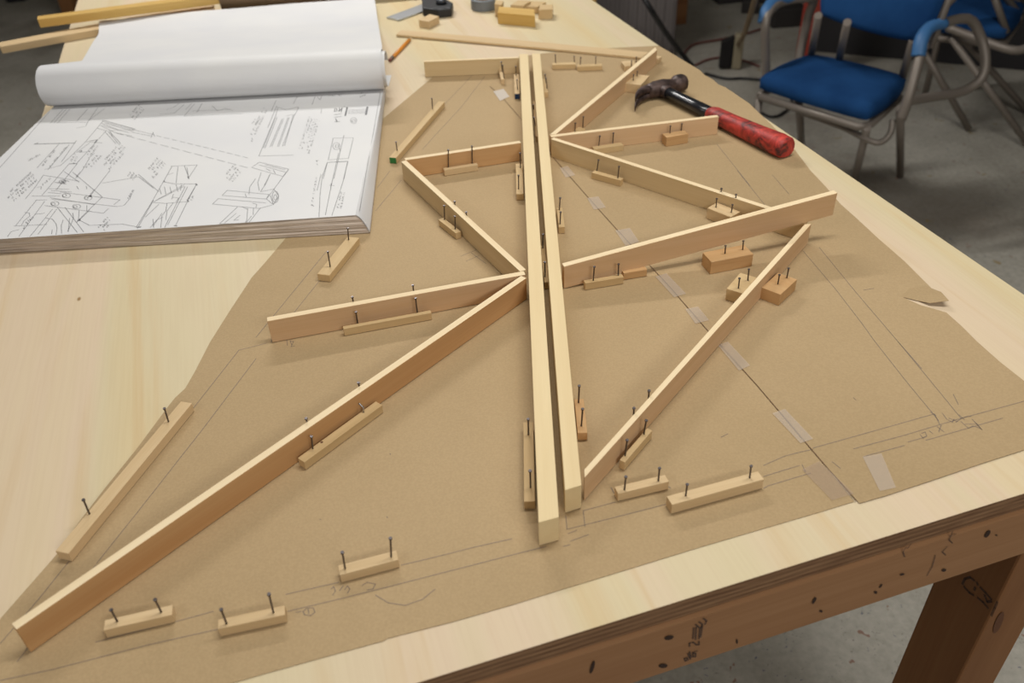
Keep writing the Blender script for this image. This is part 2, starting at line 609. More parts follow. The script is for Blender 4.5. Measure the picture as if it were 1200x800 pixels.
def sheet(name, px, m, parent, z, th=.0004):
    top = [at(x, y, z) for x, y in px]
    vs = [tuple(p) for p in top] + [(p.x, p.y, p.z - th) for p in top]
    n = len(top)
    bmx = bmesh.new()
    vt = [bmx.verts.new(v) for v in vs]
    es = [bmx.edges.new((vt[i], vt[(i + 1) % n])) for i in range(n)]
    bmesh.ops.triangle_fill(bmx, use_beauty=True, use_dissolve=False, edges=es)
    for i in range(n):
        j = (i + 1) % n
        f = bmx.faces.new((vt[i], vt[i + n], vt[j + n], vt[j])); f.material_index = 1
    for f in bmx.faces:
        f.normal_update()
        if f.material_index == 0 and f.normal.z < 0: f.normal_flip()
    me = bpy.data.meshes.new(name); bmx.to_mesh(me); bmx.free()
    o = link(name, me, m, parent)
    me.materials.append(M_KEDGE)
    return o


def zpencil(dz):
    return lambda q: ZT + dz


def pxlines(L, z):
    return [([at(x, y, z) for x, y in l], 1.0) for l in L]


seam = [(574, 101), (587, 112), (612, 141), (655, 192), (698, 241), (735, 282), (785, 336), (838, 397), (887, 451), (950, 525), (1003, 587)]
jig = random.Random(4)
left_px = [(505, 92), (450, 138), (400, 195), (333, 281), (312, 306), (295, 325), (270, 363), (246, 401), (228, 436), (217, 455), (205, 466), (197, 476), (160, 526), (122, 573), (92, 612), (65, 651), (0, 725), (-60, 795), (-60, 900),
           (-20, 884), (300, 792), (375, 771), (450, 750.5), (453, 748), (528, 729), (600, 708.5), (660, 690), (745, 664), (820, 641), (900, 617.5), (960, 600), (1001, 587.5)] + seam[::-1][1:-1] + [(574, 101), (590, 69), (560, 69), (526, 71)]
right_px = [(574, 101), (587, 112), (612, 141), (655, 192), (698, 241), (735, 282), (785, 336), (838, 397), (887, 451), (950, 525), (1007, 589.5),
            (1040, 580), (1100, 560), (1150, 543), (1200, 527), (1330, 482), (1290, 475), (1240, 459), (1200, 446), (1172, 424), (1145, 400), (1127, 382), (1109, 366), (1094, 361.5), (1078, 357), (1058, 348), (1074, 352), (1090, 353.5), (1103, 349),
            (1075, 321), (1060, 306), (1030, 280), (1002, 254), (985, 239), (968, 219), (950, 200), (928, 171), (905, 147), (878, 121), (866, 113), (850, 102), (842, 99), (836, 93.5), (826, 88), (820, 82), (798, 69), (785, 61), (772, 53.5), (700, 57), (636, 62.5), (590, 69)]
tmpl = empty('paper_template', at(600, 400))
tag(tmpl, 'brown kraft paper template of two taped sheets with pencil layout lines on the bench', 'paper')
bpy.context.view_layer.update()
for nm, px, m, z in (('kraft_sheet', left_px, M_KRAFT, .0006), ('kraft_sheet', right_px, M_KRAFT2, .0010)):
    s = sheet(nm, px, m, None, z)
    s.parent = tmpl; s.matrix_parent_inverse = tmpl.matrix_world.inverted()
    s['label'] = 'larger kraft sheet under the wooden strips' if m is M_KRAFT else 'right-hand kraft sheet with a torn edge'
    (SH_L, SH_R) = (s, None) if m is M_KRAFT else (SH_L, s)
ZP = .0013


def child(o, p):
    bpy.context.view_layer.update()
    o.parent = p; o.matrix_parent_inverse = p.matrix_world.inverted(); return o


L_left = [[(280, 410), (225, 480)], [(312, 402), (280, 410)], [(300, 420), (238, 502), (161, 600), (113, 660)], [(82, 656), (45, 702), (0, 754)], [(112, 662), (60, 724), (20, 775)],
          [(382, 295), (345, 340), (300, 395)], [(375, 328), (347, 363), (318, 400)], [(553.5, 88), (525, 118), (497, 146)], [(568.5, 89), (540, 126), (513, 155), (495, 175)], [(470, 211), (456, 228), (440, 247)], [(457, 200), (442, 220)],
          [(0, 797), (62, 784), (120, 769), (175, 755), (255, 737)], [(112, 752), (210, 727), (250, 716)], [(337, 716), (400, 701), (460, 686), (530, 668), (600, 650), (640, 640)], [(335, 696), (397, 682)], [(470, 662), (520, 650), (555, 641), (600, 631)],
          [(684, 598), (721, 588)], [(664, 620), (740, 601), (783, 590)], [(663, 604), (664.5, 620)], [(683.5, 598), (685.5, 617)], [(895, 572), (900, 569)], [(895, 545), (920, 534), (940, 529), (953, 526)], [(895, 558), (937, 545)], [(900, 569), (950, 554)], [(940, 544), (944, 553)],
          [(440, 697), (455, 706), (475, 709), (495, 702), (510, 690)], [(336, 398), (337, 405)], [(342, 404), (340, 399), (344, 400), (341, 406), (346, 405)],
          [(424, 686), (430, 682), (440, 684), (437, 690), (430, 691)],
          [(355, 716), (360, 712), (367, 712), (369, 717), (364, 721), (357, 720), (355, 716)], [(361, 713), (362, 719)], [(347, 717), (353, 716)],
          [(388, 690), (391, 687), (393, 692), (390, 697)], [(398, 692), (402, 686)], [(404, 691), (407, 686), (410, 690), (407, 695)], [(666, 625), (676, 621)], [(668, 634), (690, 626)], [(660, 640), (668, 638)],
          [(457, 531), (457.6, 532.4)], [(374.8, 608), (376, 608.6)], [(453.5, 605), (454, 606.6)], [(351, 521), (352.5, 521.5)], [(540, 300), (560, 292)], [(546, 306), (562, 299)], [(570, 309), (552, 296)], [(845, 512), (853, 508)], [(720, 578), (716, 571)], [(770, 573), (779, 566), (786, 572)]]
L_right = [[(941, 294), (980, 340), (1010, 379), (1025, 400), (1062, 447), (1100, 493)], [(960, 290), (1005, 345), (1052, 400), (1090, 446), (1126, 490)], [(1052, 400), (1080, 432)],
           [(953, 525), (1010, 509), (1095, 485)], [(1000, 526), (1060, 510), (1120, 492), (1197, 471), (1240, 458)], [(1012, 535), (1060, 522)], [(1085, 516), (1130, 503), (1175, 490)], [(1064, 518), (1085, 512)],
           [(1090, 483), (1097, 487)], [(1095, 485), (1101, 497)], [(864, 200), (880, 220), (896, 240)], [(840, 169), (860, 194), (879, 218)], [(905, 205), (925, 228)], [(1117, 462), (1123, 474)], [(1104, 484), (1110, 492)],
           [(975, 541), (985, 549)], [(1012, 340), (1024, 338)], [(1000, 466), (1003, 469)], [(1080, 508), (1084, 506), (1086, 511), (1081, 513)], [(1089, 505), (1093, 508)], [(1098, 500), (1106, 506)], [(1103, 498), (1100, 506)],
           [(1111, 492), (1116, 495), (1118, 491)], [(1120, 495), (1127, 490), (1133, 488), (1138, 488)], [(1126, 494), (1135, 502), (1140, 499), (1149, 502)], [(1143, 495), (1151, 504)], [(1131, 497), (1146, 497)], [(1082, 514), (1078, 509)],
           [(1112, 490), (1122, 494)], [(1124, 486), (1130, 492)], [(1139, 491), (1150, 503)]]
child(ribbons('pencil_line', pxlines(L_left, .001), .0007, M_GRAPH, None, zpencil(.0010)), SH_L)
child(ribbons('pencil_line', pxlines(L_right, .001), .0007, M_GRAPH, None, zpencil(.0014)), SH_R)
# dark overlap line along the seam, the cut edge of the upper sheet
seam_pts = [(p[0], p[1]) for p in seam]
child(ribbons('cut_edge', [([at(x, y, .0014) for x, y in seam_pts], 1)], .0008, M_KEDGE, None, zpencil(.00145)), SH_R)
tapes = [[(578, 107), (590, 104), (597, 113), (586, 118)], [(656, 197), (665, 194), (674, 205), (663, 208)], [(688, 232), (701, 230), (710, 243), (696, 245.5)], [(721, 270), (738, 267), (749, 283), (733, 288)],
         [(768, 324), (781, 320), (804, 344), (790, 348)], [(803, 362), (818, 359), (831, 375), (815, 379)], [(841, 404), (853, 400), (879, 428), (866, 434)],
         [(905, 484), (920, 479), (953, 514), (938, 519)], [(1011, 535), (1033, 531), (1050, 571), (1031, 575)], [(940, 550), (960, 540), (1001, 578), (975, 586)]]
for i, q in enumerate(tapes):
    tp = sheet('tape_strip', q, M_TAPE2 if i == 9 else (M_TAPE3 if i == 0 else M_TAPE), None, .0017, .0001)
    tp.data.materials.pop(); child(tp, SH_R)
# torn flap lifting from the edge
fp = [at(1056, 347, .0012), at(1075, 352, .001), at(1090, 355, .004), at(1112, 352, .009), at(1103, 342, .006), at(1085, 335, .0025), at(1066, 338, .0012)]
fl_o = pydata('torn_flap', [tuple(p) for p in fp] + [(p.x, p.y, p.z - .0004) for p in fp], [tuple(range(7))] + [tuple(range(13, 6, -1))] + [(i, i + 7, (i + 1) % 7 + 7, (i + 1) % 7) for i in range(7)], M_KRAFT2)
child(fl_o, SH_R)

# ------------------------------------------------------------------ wooden strips and spars


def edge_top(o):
    """paler top of a strip: light outer wood, with overhead light painted in"""
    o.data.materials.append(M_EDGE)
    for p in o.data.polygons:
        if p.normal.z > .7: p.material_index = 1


def strip(name, label, A, B, t, m, h=.032, z0=0.0012, group=None, cat='wood strip', side=1, trim=None):
    """upright strip: near top edge A->B (pixels, on level h), thickness t away from the viewer"""
    a, b = at(*A, h), at(*B, h)
    d = (b - a).normalized()
    n = Vector((-d.y, d.x, 0)) * side
    top = [a, b, b + n * t, a + n * t]
    if trim: top = [a, b] + [at(*q, h) for q in trim]
    o = prism(name, top, ZT + z0, m)
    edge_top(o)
    bev(o, .0005)
    return tag(o, label, cat, 'upright thin wood strips')


HS = .032
sp1 = prism('long_spar', [at(631, 612, HS), at(608.7, 63.2, HS), at(618.7, 63, HS), at(655, 605.5, HS)], ZT + .0012, M_SPRUCE)
tag(bev(sp1, .0006), 'pale square spruce spar, left one of the two long parallel centre spars', 'spar')
sp2 = prism('long_spar', [at(662, 574, HS), at(623.3, 62.5, HS), at(633, 62.5, HS), at(681.5, 568, HS)], ZT + .0015, M_SPRUCE)
tag(bev(sp2, .0006), 'pale square spruce spar, right one of the two long centre spars, ending slightly short', 'spar')
T = .0085
strip('thin_strip', 'upright fir strip with a long cleat in front, meeting the left spar at mid-length', (313, 376.3), (616, 321.5), T, M_STRIP)
strip('thin_strip', 'longest reddish strip, slanting from the bottom left corner of the paper to the spar', (19, 737.5), (617, 325.5), T, M_STRIPR)
strip('thin_strip', 'strip forming the far side of the pointed bay left of the spars', (474.8, 187.7), (610.6, 167.2), T, M_STRIPR)
strip('thin_strip', 'pale yellow strip slanting down from the outer left corner to the left spar', (470, 189.2), (609.5, 318), T, M_STRIPP)
strip('thin_strip', 'strip slanting from the right spar up past the hammer claw', (651.7, 157), (770, 58.5), T, M_STRIP, trim=[(768, 55), (644, 157.7)])
strip('thin_strip', 'upright strip whose end stops against the red hammer handle', (646, 160.5), (842.5, 136.8), T, M_STRIP)
strip('thin_strip', 'upright pale strip running right from the spar to under the raised strip', (645.5, 162.8), (944, 259), .0080, M_STRIPP)
strip('thin_strip', 'upright strip across the far left end of the spars, nearest the pencil', (496.5, 72.3), (608, 67.7), .006, M_STRIPP)
strip('thin_strip', 'strip slanting from the near end of the right spar up to beneath the raised strip', (685, 559.5), (951, 262), T, M_STRIP, trim=[(943, 262.5), (684.5, 550)])
# raised strip: lies from the right spar over the tops of two strips
A0, B0 = at(661, 338, .0012), at(976, 252, .0364)
A0.z = ZT + .0012
d = Vector((B0.x - A0.x, B0.y - A0.y, 0)).normalized()
n = Vector((-d.y, d.x, 0)) * .0085
vs = []
for base in (A0, B0):
    for dz in (0, .0325):
        vs += [base + Vector((0, 0, dz)), base + n + Vector((0, 0, dz))]
fs = [(0, 1, 3, 2), (4, 6, 7, 5), (0, 2, 6, 4), (1, 5, 7, 3), (2, 3, 7, 6), (0, 4, 5, 1)]
o = pydata('thin_strip', [tuple(v) for v in vs], fs, M_STRIP, rot=math.atan2(d.y, d.x))
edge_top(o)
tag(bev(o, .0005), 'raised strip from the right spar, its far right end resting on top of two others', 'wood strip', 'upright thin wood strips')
# loose strips lying beyond
o = prism('loose_strip', [at(464, 40.3, .006), at(600, 52.6, .006), at(752, 67.3, .006), at(760, 61, .006), at(600, 46.2, .006), at(470, 35, .006)], ZT + .0016, M_CLEATP)
tag(bev(o, .0004), 'long thin loose strip lying flat across the bench beyond the spars', 'wood strip')
o = prism('loose_strip', [at(44, 23, .0445), at(265, -6, .0445), at(264, -10, .0445), at(43.5, 19, .0445)], ZT + .026, M_GOLD)
tag(bev(o, .0004), 'golden loose strip overhanging the left bench edge, the farther one', 'wood strip')
o = prism('loose_strip', [at(0, 55, .0155), at(250, 10, .0155), at(250, 2, .0155), at(-3, 50, .0155)], ZT + .0004, M_CLEATP)
tag(bev(o, .0004), 'pale loose strip overhanging the left bench edge, nearer one, partly under the plan sheets', 'wood strip')

# ------------------------------------------------------------------ cleats with nails
CG = 'small nailed wood cleats holding the strips to the paper'


def nail(parent, base, top, h):
    b = at(*base, h)
    t = at_y(*top, b.y)
    d = (t - b)
    if d.length > .03: d = d.normalized() * .03
    o = tube('nail', [b - d * .12, b + d * .93, b + d * .931, b + d], .0009, M_NAIL, None, 8, radii=[.0009, .0009, .0016, .0016])
    o.data.materials.append(M_NAILH)
    for p in o.data.polygons:
        if p.center.z > (d.z * .4): p.material_index = 1
    child(o, parent)
    return o


def cleat(label, quad, nails, m=M_CLEAT, h=.0115, z0=.0012, name='wood_cleat', endcol=None):
    """quad: the four corners of the top face in pixels"""
    top = [at(*q, h) for q in quad]
    o = prism(name, top, ZT + z0, m)
    bev(o, .0005)
    tag(o, label, 'cleat' if name == 'wood_cleat' else 'wood block', CG if name == 'wood_cleat' else 'wood blocks nailed beside the strips')
    bpy.context.view_layer.update()
    for b, t in nails: nail(o, b, t, h)
    return o


def q4(N0, N1, F, h):
    """near top edge N0-N1 and one pixel F on the far edge -> rectangle corners (pixels are converted back implicitly)"""
    a, b, f = at(*N0, h), at(*N1, h), at(*F, h)
    d = (b - a).normalized(); n = Vector((-d.y, d.x, 0))
    w = (f - a).dot(n)
    return [a, b, b + n * w, a + n * w]


def cleat2(label, N0, N1, F, nails, m=M_CLEAT, h=.0115, z0=.0012, name='wood_cleat', w=None):
    top = q4(N0, N1, F, h)
    if w:
        n = (top[3] - top[0]).normalized()
        top[2] = top[1] + n * w; top[3] = top[0] + n * w
    o = prism(name, top, ZT + z0, m)
    bev(o, .0005)
    tag(o, label, 'cleat' if name == 'wood_cleat' else 'wood block', CG if name == 'wood_cleat' else 'wood blocks nailed beside the strips')
    bpy.context.view_layer.update()
    for b, t in nails: nail(o, b, t, h)
    return o


cleat2('short wood cleat with two nails, nearest the bottom left corner of the paper', (121, 738.5), (201.5, 720), (200, 708.7), [((137.5, 728), (130, 714)), ((189, 717), (181.5, 702))], M_CLEATP)
cleat2('short wood cleat with two nails, second along the near edge of the paper', (255, 737), (334, 720), (332.5, 709), [((265.5, 730.5), (259, 713.5)), ((320.5, 717.5), (315, 695.5))], M_CLEATP)
cleat2('short wood cleat with two nails, alone on the paper left of the spar ends', (398, 673.7), (467, 655.5), (464, 644.5), [((404.5, 666), (401, 646.5)), ((458.5, 652), (457.5, 630))], M_CLEATP)
cleat2('long cleat with two nails on the left edge of the paper', (80, 648.5), (225, 472), (214, 467.5), [((105, 602), (97.5, 585)), ((197.5, 494), (192.5, 478))], M_CLEATP, h=.012)
cleat2('cleat with two nails poking out under the near right corner of the plan book', (386, 322.5), (421, 278.5), (409, 275), [((387, 312.5), (384, 294.5)), ((408.5, 281), (407.5, 267))], M_CLEAT)
gc = cleat2('cleat with a green painted end beside the right edge of the plan book', (464, 185), (521, 119), (516, 116), [((465.5, 176.5), (464, 166)), ((507, 128), (506, 115))], M_CLEAT)
cleat2('long cleat along the near face of the strip left of the spars', (402.3, 385.3), (505.5, 366.2), (505, 363), [((419, 378), (417, 365)), ((489, 366), (487, 349))], M_CLEAT)
cc = cleat2('cleat with a straight and a bent nail along the longest reddish strip', (356.5, 541.5), (448, 474.3), (440, 470), [((366.5, 525.5), (365, 511))], M_CLEAT)
bn = at(426, 483, .0115)
bent = tube('nail', [bn, bn + Vector((.0005, .001, .006)), bn + Vector((-.003, .003, .009)), bn + Vector((-.004, .0035, .0095))], .001, M_NAILH, None, 8)
bent['label'] = 'bent nail'
child(bent, cc)
kd = at(377, 518, .0116)
kn = pydata('knot', [(kd.x + .0015 * math.cos(a), kd.y + .0015 * math.sin(a), kd.z) for a in [k * math.pi / 5 for k in range(10)]], [tuple(range(10))], M_KNOTL)
child(kn, cc)
cleat2('cleat on the outer face of the pale yellow left strip', (513.5, 257), (534, 273), (541, 271.5), [((521, 257.5), (520.5, 240.5)), ((533.5, 268.5), (533, 253))], M_CLEAT)
cleat2('cleat inside the pointed left bay against its upper strip', (520.5, 199.3), (560, 193), (559.5, 190.5), [((525.5, 196), (525.3, 172.5)), ((553.5, 191.5), (553, 169.5))], M_CLEATP)
cleat2('cleat against the left spar just below the upper left strip', (605, 227.5), (604.3, 191.7), (612.3, 191.7), [((610, 196.5), (609.5, 179)), ((607.8, 221.5), (607.6, 205))], M_CLEAT)
bc = cleat2('cleat with a dark blue painted end against the far part of the left spar', (603, 110), (602.2, 87), (608, 87), [((604.8, 88.5), (604.5, 77.5)), ((606.5, 105), (606, 93))], M_CLEATP)
cleat2('small cleat standing against the far left cross strip', (587, 93), (584.3, 80), (588, 80), [((588.5, 84), (587.5, 72)), ((590.5, 90.5), (589, 76))], M_CLEATP)
cleat2('small cleat hugging the right side of the right spar at its far end', (642.5, 108), (639, 92), (636.5, 92), [((640, 97), (638.7, 87)), ((641.2, 104), (639.7, 91))], M_CLEAT, w=.008)
g1 = cleat2('cleat between the two spars near their far end', (631.5, 160), (627.5, 118), (624.2, 118), [((625.7, 128), (625, 122.5)), ((627.3, 147), (625.8, 137.5))], M_CLEAT, h=.0105)
cleat2('cleat between the two spars at mid-length', (643.7, 330.5), (638, 287), (632.6, 287), [((636, 290.5), (636.4, 274)), ((638.6, 324), (638.4, 306.5))], M_CLEAT)
cleat2('cleat against the right spar with two nails, just above the raised strip', (661.8, 265.7), (658.8, 243), (652, 243), [((655.5, 246), (656.5, 231.5)), ((656.3, 262.5), (657, 248))], M_CLEAT)
cleat2('long yellow cleat against the near part of the left spar', (614, 587.5), (613.3, 494.5), (625, 494.5), [((619.3, 509), (619, 490.5)), ((621.8, 571), (621.2, 551))], M_CLEAT)
cleat2('cleat against the near part of the right spar', (688.3, 506.7), (684, 467), (673, 467), [((678, 471.5), (678.8, 451.5)), ((681.3, 499), (682.8, 478.5))], M_BLOCK)
cleat2('cleat along the near right strip close to its low end', (732.3, 541.5), (764.5, 504), (759, 500.5), [((732.5, 533.5), (735, 515)), ((754.5, 508.5), (757.5, 492))], M_CLEAT, h=.0125)
cleat2('shorter of the two free cleats right of the spar ends', (724.3, 578.3), (784, 564), (781, 555.5), [((731.8, 573.5), (733.5, 558)), ((771.5, 563), (773, 548))], M_CLEATP, h=.0115)
cleat2('longer of the two free cleats right of the spar ends', (787.5, 591.3), (895.5, 561.3), (889, 551.5), [((803.5, 580.5), (805.5, 567)), ((878.5, 559.5), (880.3, 545.5))], M_CLEATP, h=.0135)
cleat2('cleat along the near face of the raised strip, beside the right spar', (685.8, 331.8), (731, 324.3), (728, 321), [((695.2, 328.5), (696.5, 312)), ((724.5, 322.5), (725, 309))], M_CLEAT)
cleat2('cleat hidden behind the raised strip, showing beneath it', (731, 320), (758.5, 315.5), (757, 311), [], M_BLOCK)
cleat2('cleat along the near face of the pale strip right of the spars', (693.2, 202), (727, 211.3), (731, 208.8), [((699.5, 200), (701.5, 187)), ((724, 208.5), (725.5, 194.5))], M_CLEAT)
cleat2('nailed block in the angle between the pale strip and the raised strip', (829, 243.5), (856.5, 254.5), (866.5, 247.5), [((839, 243), (840, 232.5)), ((857, 249), (858.5, 239.5))], M_CLEATP, h=.018, name='wood_block')
cleat2('largest nailed block, under the raised strip', (833.7, 307), (883, 297.5), (873.5, 286.2), [((849.6, 297), (850.3, 287.5)), ((870.3, 292.5), (871.2, 282))], M_BLOCK, h=.0195, name='wood_block')
cleat2('nailed block on the left side of the near right strip', (851.5, 338), (871, 344), (868, 319.5), [((865.3, 337.8), (866.7, 325.7)), ((876.3, 328.5), (877.7, 315))], M_CLEAT, h=.0175, name='wood_block')
cleat2('nailed block on the right side of the near right strip', (892.3, 336.5), (914.8, 345), (930.7, 326), [((911.5, 332.8), (913.5, 321.5)), ((922, 325.5), (924.3, 314))], M_BLOCK, h=.0175, name='wood_block')
cleat2('nailed block on the strip that stops at the hammer handle', (781.2, 161), (807, 156.6), (803.5, 152), [((785, 156), (785.7, 147.3)), ((798.5, 153), (799.3, 144.7))], M_BLOCK, h=.0175, name='wood_block')
cleat2('cleat on the strip that stops at the hammer handle, beside the right spar', (696.5, 174.8), (730.7, 169.7), (728.7, 166.5), [((701.7, 170.5), (703, 159)), ((718, 168), (719, 155.5))], M_CLEAT)
cleat2('cleat in the sharp angle where three strips meet the right spar', (672, 156.5), (686, 151), (684, 146.5), [((673.8, 154), (674.4, 144)), ((683, 148.5), (683.7, 136.5))], M_CLEAT)
cleat2('nailed block beside the hammer claw', (731.3, 97), (751, 99.5), (757.5, 88.2), [((742, 94.5), (742.5, 87)), ((746.5, 89.5), (747, 83.5))], M_CLEATP, h=.0185, name='wood_block')
cleat2('nailed block on the far side of the top right strip', (732, 77.7), (746, 76.5), (741, 70.5), [((740, 77), (740.3, 71)), ((745.5, 72.5), (745.8, 66.5))], M_CLEATP, h=.0115, name='wood_block')
cleat2('left one of the two cleats lying side by side beyond the top bay', (647.3, 76), (674.8, 75.2), (674.8, 72.7), [((651, 73), (650.8, 64)), ((673, 72.5), (672.8, 65.5))], M_CLEAT, h=.0105)
cleat2('right one of the two cleats lying side by side beyond the top bay', (676.7, 78), (705.7, 76.8), (705.7, 74.3), [((680, 75.5), (680.5, 67)), ((698, 74.8), (698.2, 66.5))], M_CLEAT, h=.0105)
cleat2('small cleat peeping out behind the top right end of its strip', (771.5, 69), (775.5, 66), (772, 62), [], M_CLEATP, h=.012)


def back_cleat(label, T1, T2, h=.036, hc=.0115, w=.0105, push=0.0):
    """cleat on the hidden side of a strip: only its nail heads look over the edge"""
    a, b = at(*T1, h), at(*T2, h)
    if a.x > b.x: a, b = b, a
    d = (b - a).normalized(); n = Vector((-d.y, d.x, 0))
    a = a + n * push; b = b + n * push
    zt_ = ZT + hc
    c = [a - d * .012 - n * w * .45, b + d * .012 - n * w * .45, b + d * .012 + n * w * .55, a - d * .012 + n * w * .55]
    for q in c: q.z = zt_
    o = prism('wood_cleat', c, ZT + .0012, M_CLEAT); bev(o, .0005)
    tag(o, label, 'cleat', CG)
    bpy.context.view_layer.update()
    for p in (a, b):
        top = Vector((p.x, p.y, ZT + h)); bot = Vector((p.x, p.y, zt_ - .003))
        nl = tube('nail', [bot, bot.lerp(top, .93), bot.lerp(top, .931), top], .0009, M_NAIL, None, 8, radii=[.0009, .0009, .0016, .0016])
        child(nl, o)
    return o


back_cleat('hidden cleat behind the strip meeting the left spar at mid-length, nail heads showing', (413.2, 349.0), (484.3, 335.0), push=.003)
back_cleat('hidden cleat behind the longest reddish strip, two nail heads showing over it', (361.5, 491.5), (423, 449.5), push=.004)
back_cleat('hidden cleat inside the bay behind the pale yellow left strip', (532.7, 235.5), (546.3, 248), h=.037)
back_cleat('hidden cleat on the left of the near right strip, nail heads showing', (743, 477.5), (760.7, 457), h=.037)
back_cleat('hidden cleat beyond the pale strip right of the spars, nail heads showing', (845.5, 220.5), (862.7, 227.5), h=.0375)


def paint_end(o, col, name):
    m = mat(name, col, .6)
    o.data.materials.append(m)
    best = min(o.data.polygons, key=lambda p: (o.matrix_world @ p.center).y if abs(p.normal.x) > .9 else 9)
    best.material_index = 1


bpy.context.view_layer.update()
paint_end(gc, (.02, .17, .035), 'green_paint')
paint_end(bc, (.01, .04, .12), 'dark_blue_paint')

# loose offcuts beyond
o = prism('loose_offcut', [at(490.5, 23.3, .0165), at(502.5, 25.3, .0165), at(514.5, 19, .0165), at(503.5, 16.5, .0165)], ZT + .0004, M_CLEATP)
tag(bev(o, .0006), 'small loose wood offcut beside the combination square', 'offcut', 'loose offcuts at the far end of the bench')
for lab, q, z0, h in (('largest golden loose offcut in the pile beyond the spars', [(583, 14.5), (627, 18.5), (626, 11), (584.5, 7.5)], .0004, .026),
                      ('cube-shaped loose offcut at the right of the pile beyond the spars', [(631, 11.5), (647, 11), (648, 5), (633, 5.5)], .0004, .022),
                      ('upright offcut behind the largest one in the far pile', [(579.5, 4.5), (588, 5.5), (590, 1), (581, 0)], .0004, .03),
                      ('flat offcut lying far back in the pile beyond the spars', [(598, 6), (613, 6.5), (622, 1), (607, 0)], .0004, .022),
                      ('thin offcut behind the cube-shaped one', [(612, 7), (630, 8), (640, 2), (622, 1)], .0004, .016)):
    o = prism('loose_offcut', [at(x, y, h) for x, y in q], ZT + z0, M_GOLD if 'golden' in lab else M_CLEAT)
    tag(bev(o, .0006), lab, 'offcut', 'loose offcuts at the far end of the bench')

# ------------------------------------------------------------------ book of plans
TB = .0265
book = empty('plan_book', at(220, 280))
tag(book, 'thick stack of white printed drawing sheets, upper sheets folded back over themselves', 'book of plans')
bk_fr, bk_fl = at(416, 252, TB), at(0, 280, TB)
dfl = (bk_fl - bk_fr).normalized()
bk_fl = bk_fr + dfl * .610
bk_fl = Vector((-.8235, bk_fl.y, ZT + TB))
bk_rr = Vector((bk_fr.x - .006, 1.60, ZT + TB))
bk_ll = Vector((-.8225, 1.59, ZT + TB))
out_fr, out_rr = at(433, 273.5, .0004), Vector((at(453.5, 105, .0004).x - .002, 1.60, ZT))
out_fl = at(0, 297, .0004); out_fl = out_fr + (out_fl - out_fr).normalized() * .63
out_fl.x = -.826
nst = 24
vs, fs = [], []
for k in range(nst + 1):
    s = k / nst
    z = ZT + .0016 + s * (TB - .0022)
    e = 1 - (.45 * (1 - s) + .55 * math.sqrt(max(0, 1 - s * s)))
    w = jig.uniform(-.0006, .0006)
    for lo, hi in ((out_fl, bk_fl), (out_fr, bk_fr), (out_rr, bk_rr), (bk_ll, bk_ll)):
        x = lo.x * (1 - e) + hi.x * e; y = lo.y * (1 - e) + hi.y * e
        vs.append((x, y + w, z))
for k in range(nst):
    for j in range(4):
        a, b = k * 4 + j, k * 4 + (j + 1) % 4
        fs.append((a, b, b + 4, a + 4))
fs.append((3, 2, 1, 0)); fs.append(tuple(nst * 4 + j for j in range(4)))
stk = pydata('page_stack', vs, fs, M_STACK, None)
stk.data.materials.append(M_SHEET)
for p in stk.data.polygons:
    if p.normal.x > .5: p.material_index = 1
child(stk, book)
n0 = 14
tsv, tsf = [], []
W2 = out_fr - bk_fr
for i in range(n0 + 1):
    for j, s in enumerate((0, 1)):
        y = i / n0
        e = bk_fr.lerp(bk_rr, y) if s else bk_fl.lerp(bk_ll, y)
        if s: e = e + Vector((.0015, 0, 0))
        else: e = e + Vector((-.001, 0, 0))
        tsv.append((e.x, e.y - (.0012 if i == 0 else 0), ZT + TB + .0002))
for i in range(n0): tsf.append((2 * i, 2 * i + 1, 2 * i + 3, 2 * i + 2))
ts = pydata('top_sheet', tsv, tsf, M_SHEET)
sd = ts.modifiers.new('solid', 'SOLIDIFY'); sd.thickness = .0004; sd.offset = 1
child(ts, book)
# slanting margin of the drooping sheets at the right
mv, mf = [], []
for k in range(9):
    q = k / 8
    e = 1 - (.45 * (1 - q) + .55 * math.sqrt(max(0, 1 - q * q)))
    for lo, hi in ((out_fr, bk_fr), (out_rr, bk_rr)):
        mv.append((lo.x * (1 - e) + hi.x * e + .001, lo.y * (1 - e) + hi.y * e - (.001 if lo is out_fr else 0), ZT + .0025 + (TB - .0015) * q))
for k in range(8): mf.append((2 * k, 2 * k + 1, 2 * k + 3, 2 * k + 2))
mo = smooth(pydata('sheet_margin', mv, mf, M_SHEET)); mo.modifiers.new('s', 'SOLIDIFY').thickness = .0004
child(mo, book)


def Sc(x0, y0, L, s=6.6667):
    return [[(x0 + x / s, y0 + y / s) for x, y in l] for l in L]


D = []
D += [[(58.5, 131), (0, 197), (-40, 242)], [(446, 108), (428, 210), (421.5, 248)]]
D += Sc(0, 120, [[(490, 60), (400, 160)], [(520, 55), (425, 160)], [(548, 55), (455, 160)], [(685, 55), (600, 150)], [(765, 45), (690, 150), (670, 190)], [(820, 50), (700, 140)], [(390, 162), (690, 158)], [(600, 205), (660, 190)],
                 [(270, 326), (590, 318)], [(270, 330), (590, 322)], [(460, 330), (290, 515)], [(540, 335), (375, 530)], [(600, 300), (480, 470)], [(700, 320), (600, 395)], [(610, 390), (680, 390)],
                 [(810, 143), (670, 310), (560, 420), (470, 500)], [(830, 225), (700, 370), (600, 480), (540, 480)], [(760, 205), (830, 225), (1040, 215)], [(780, 180), (900, 240), (1030, 265)], [(790, 165), (920, 215)], [(670, 310), (800, 320)],
                 [(820, 230), (905, 325), (940, 318), (860, 235)], [(845, 230), (920, 320)], [(860, 225), (880, 270)], [(700, 440), (640, 540), (600, 580)], [(740, 400), (690, 440)],
                 [(810, 143), (1060, 212)], [(805, 152), (1050, 222)]])
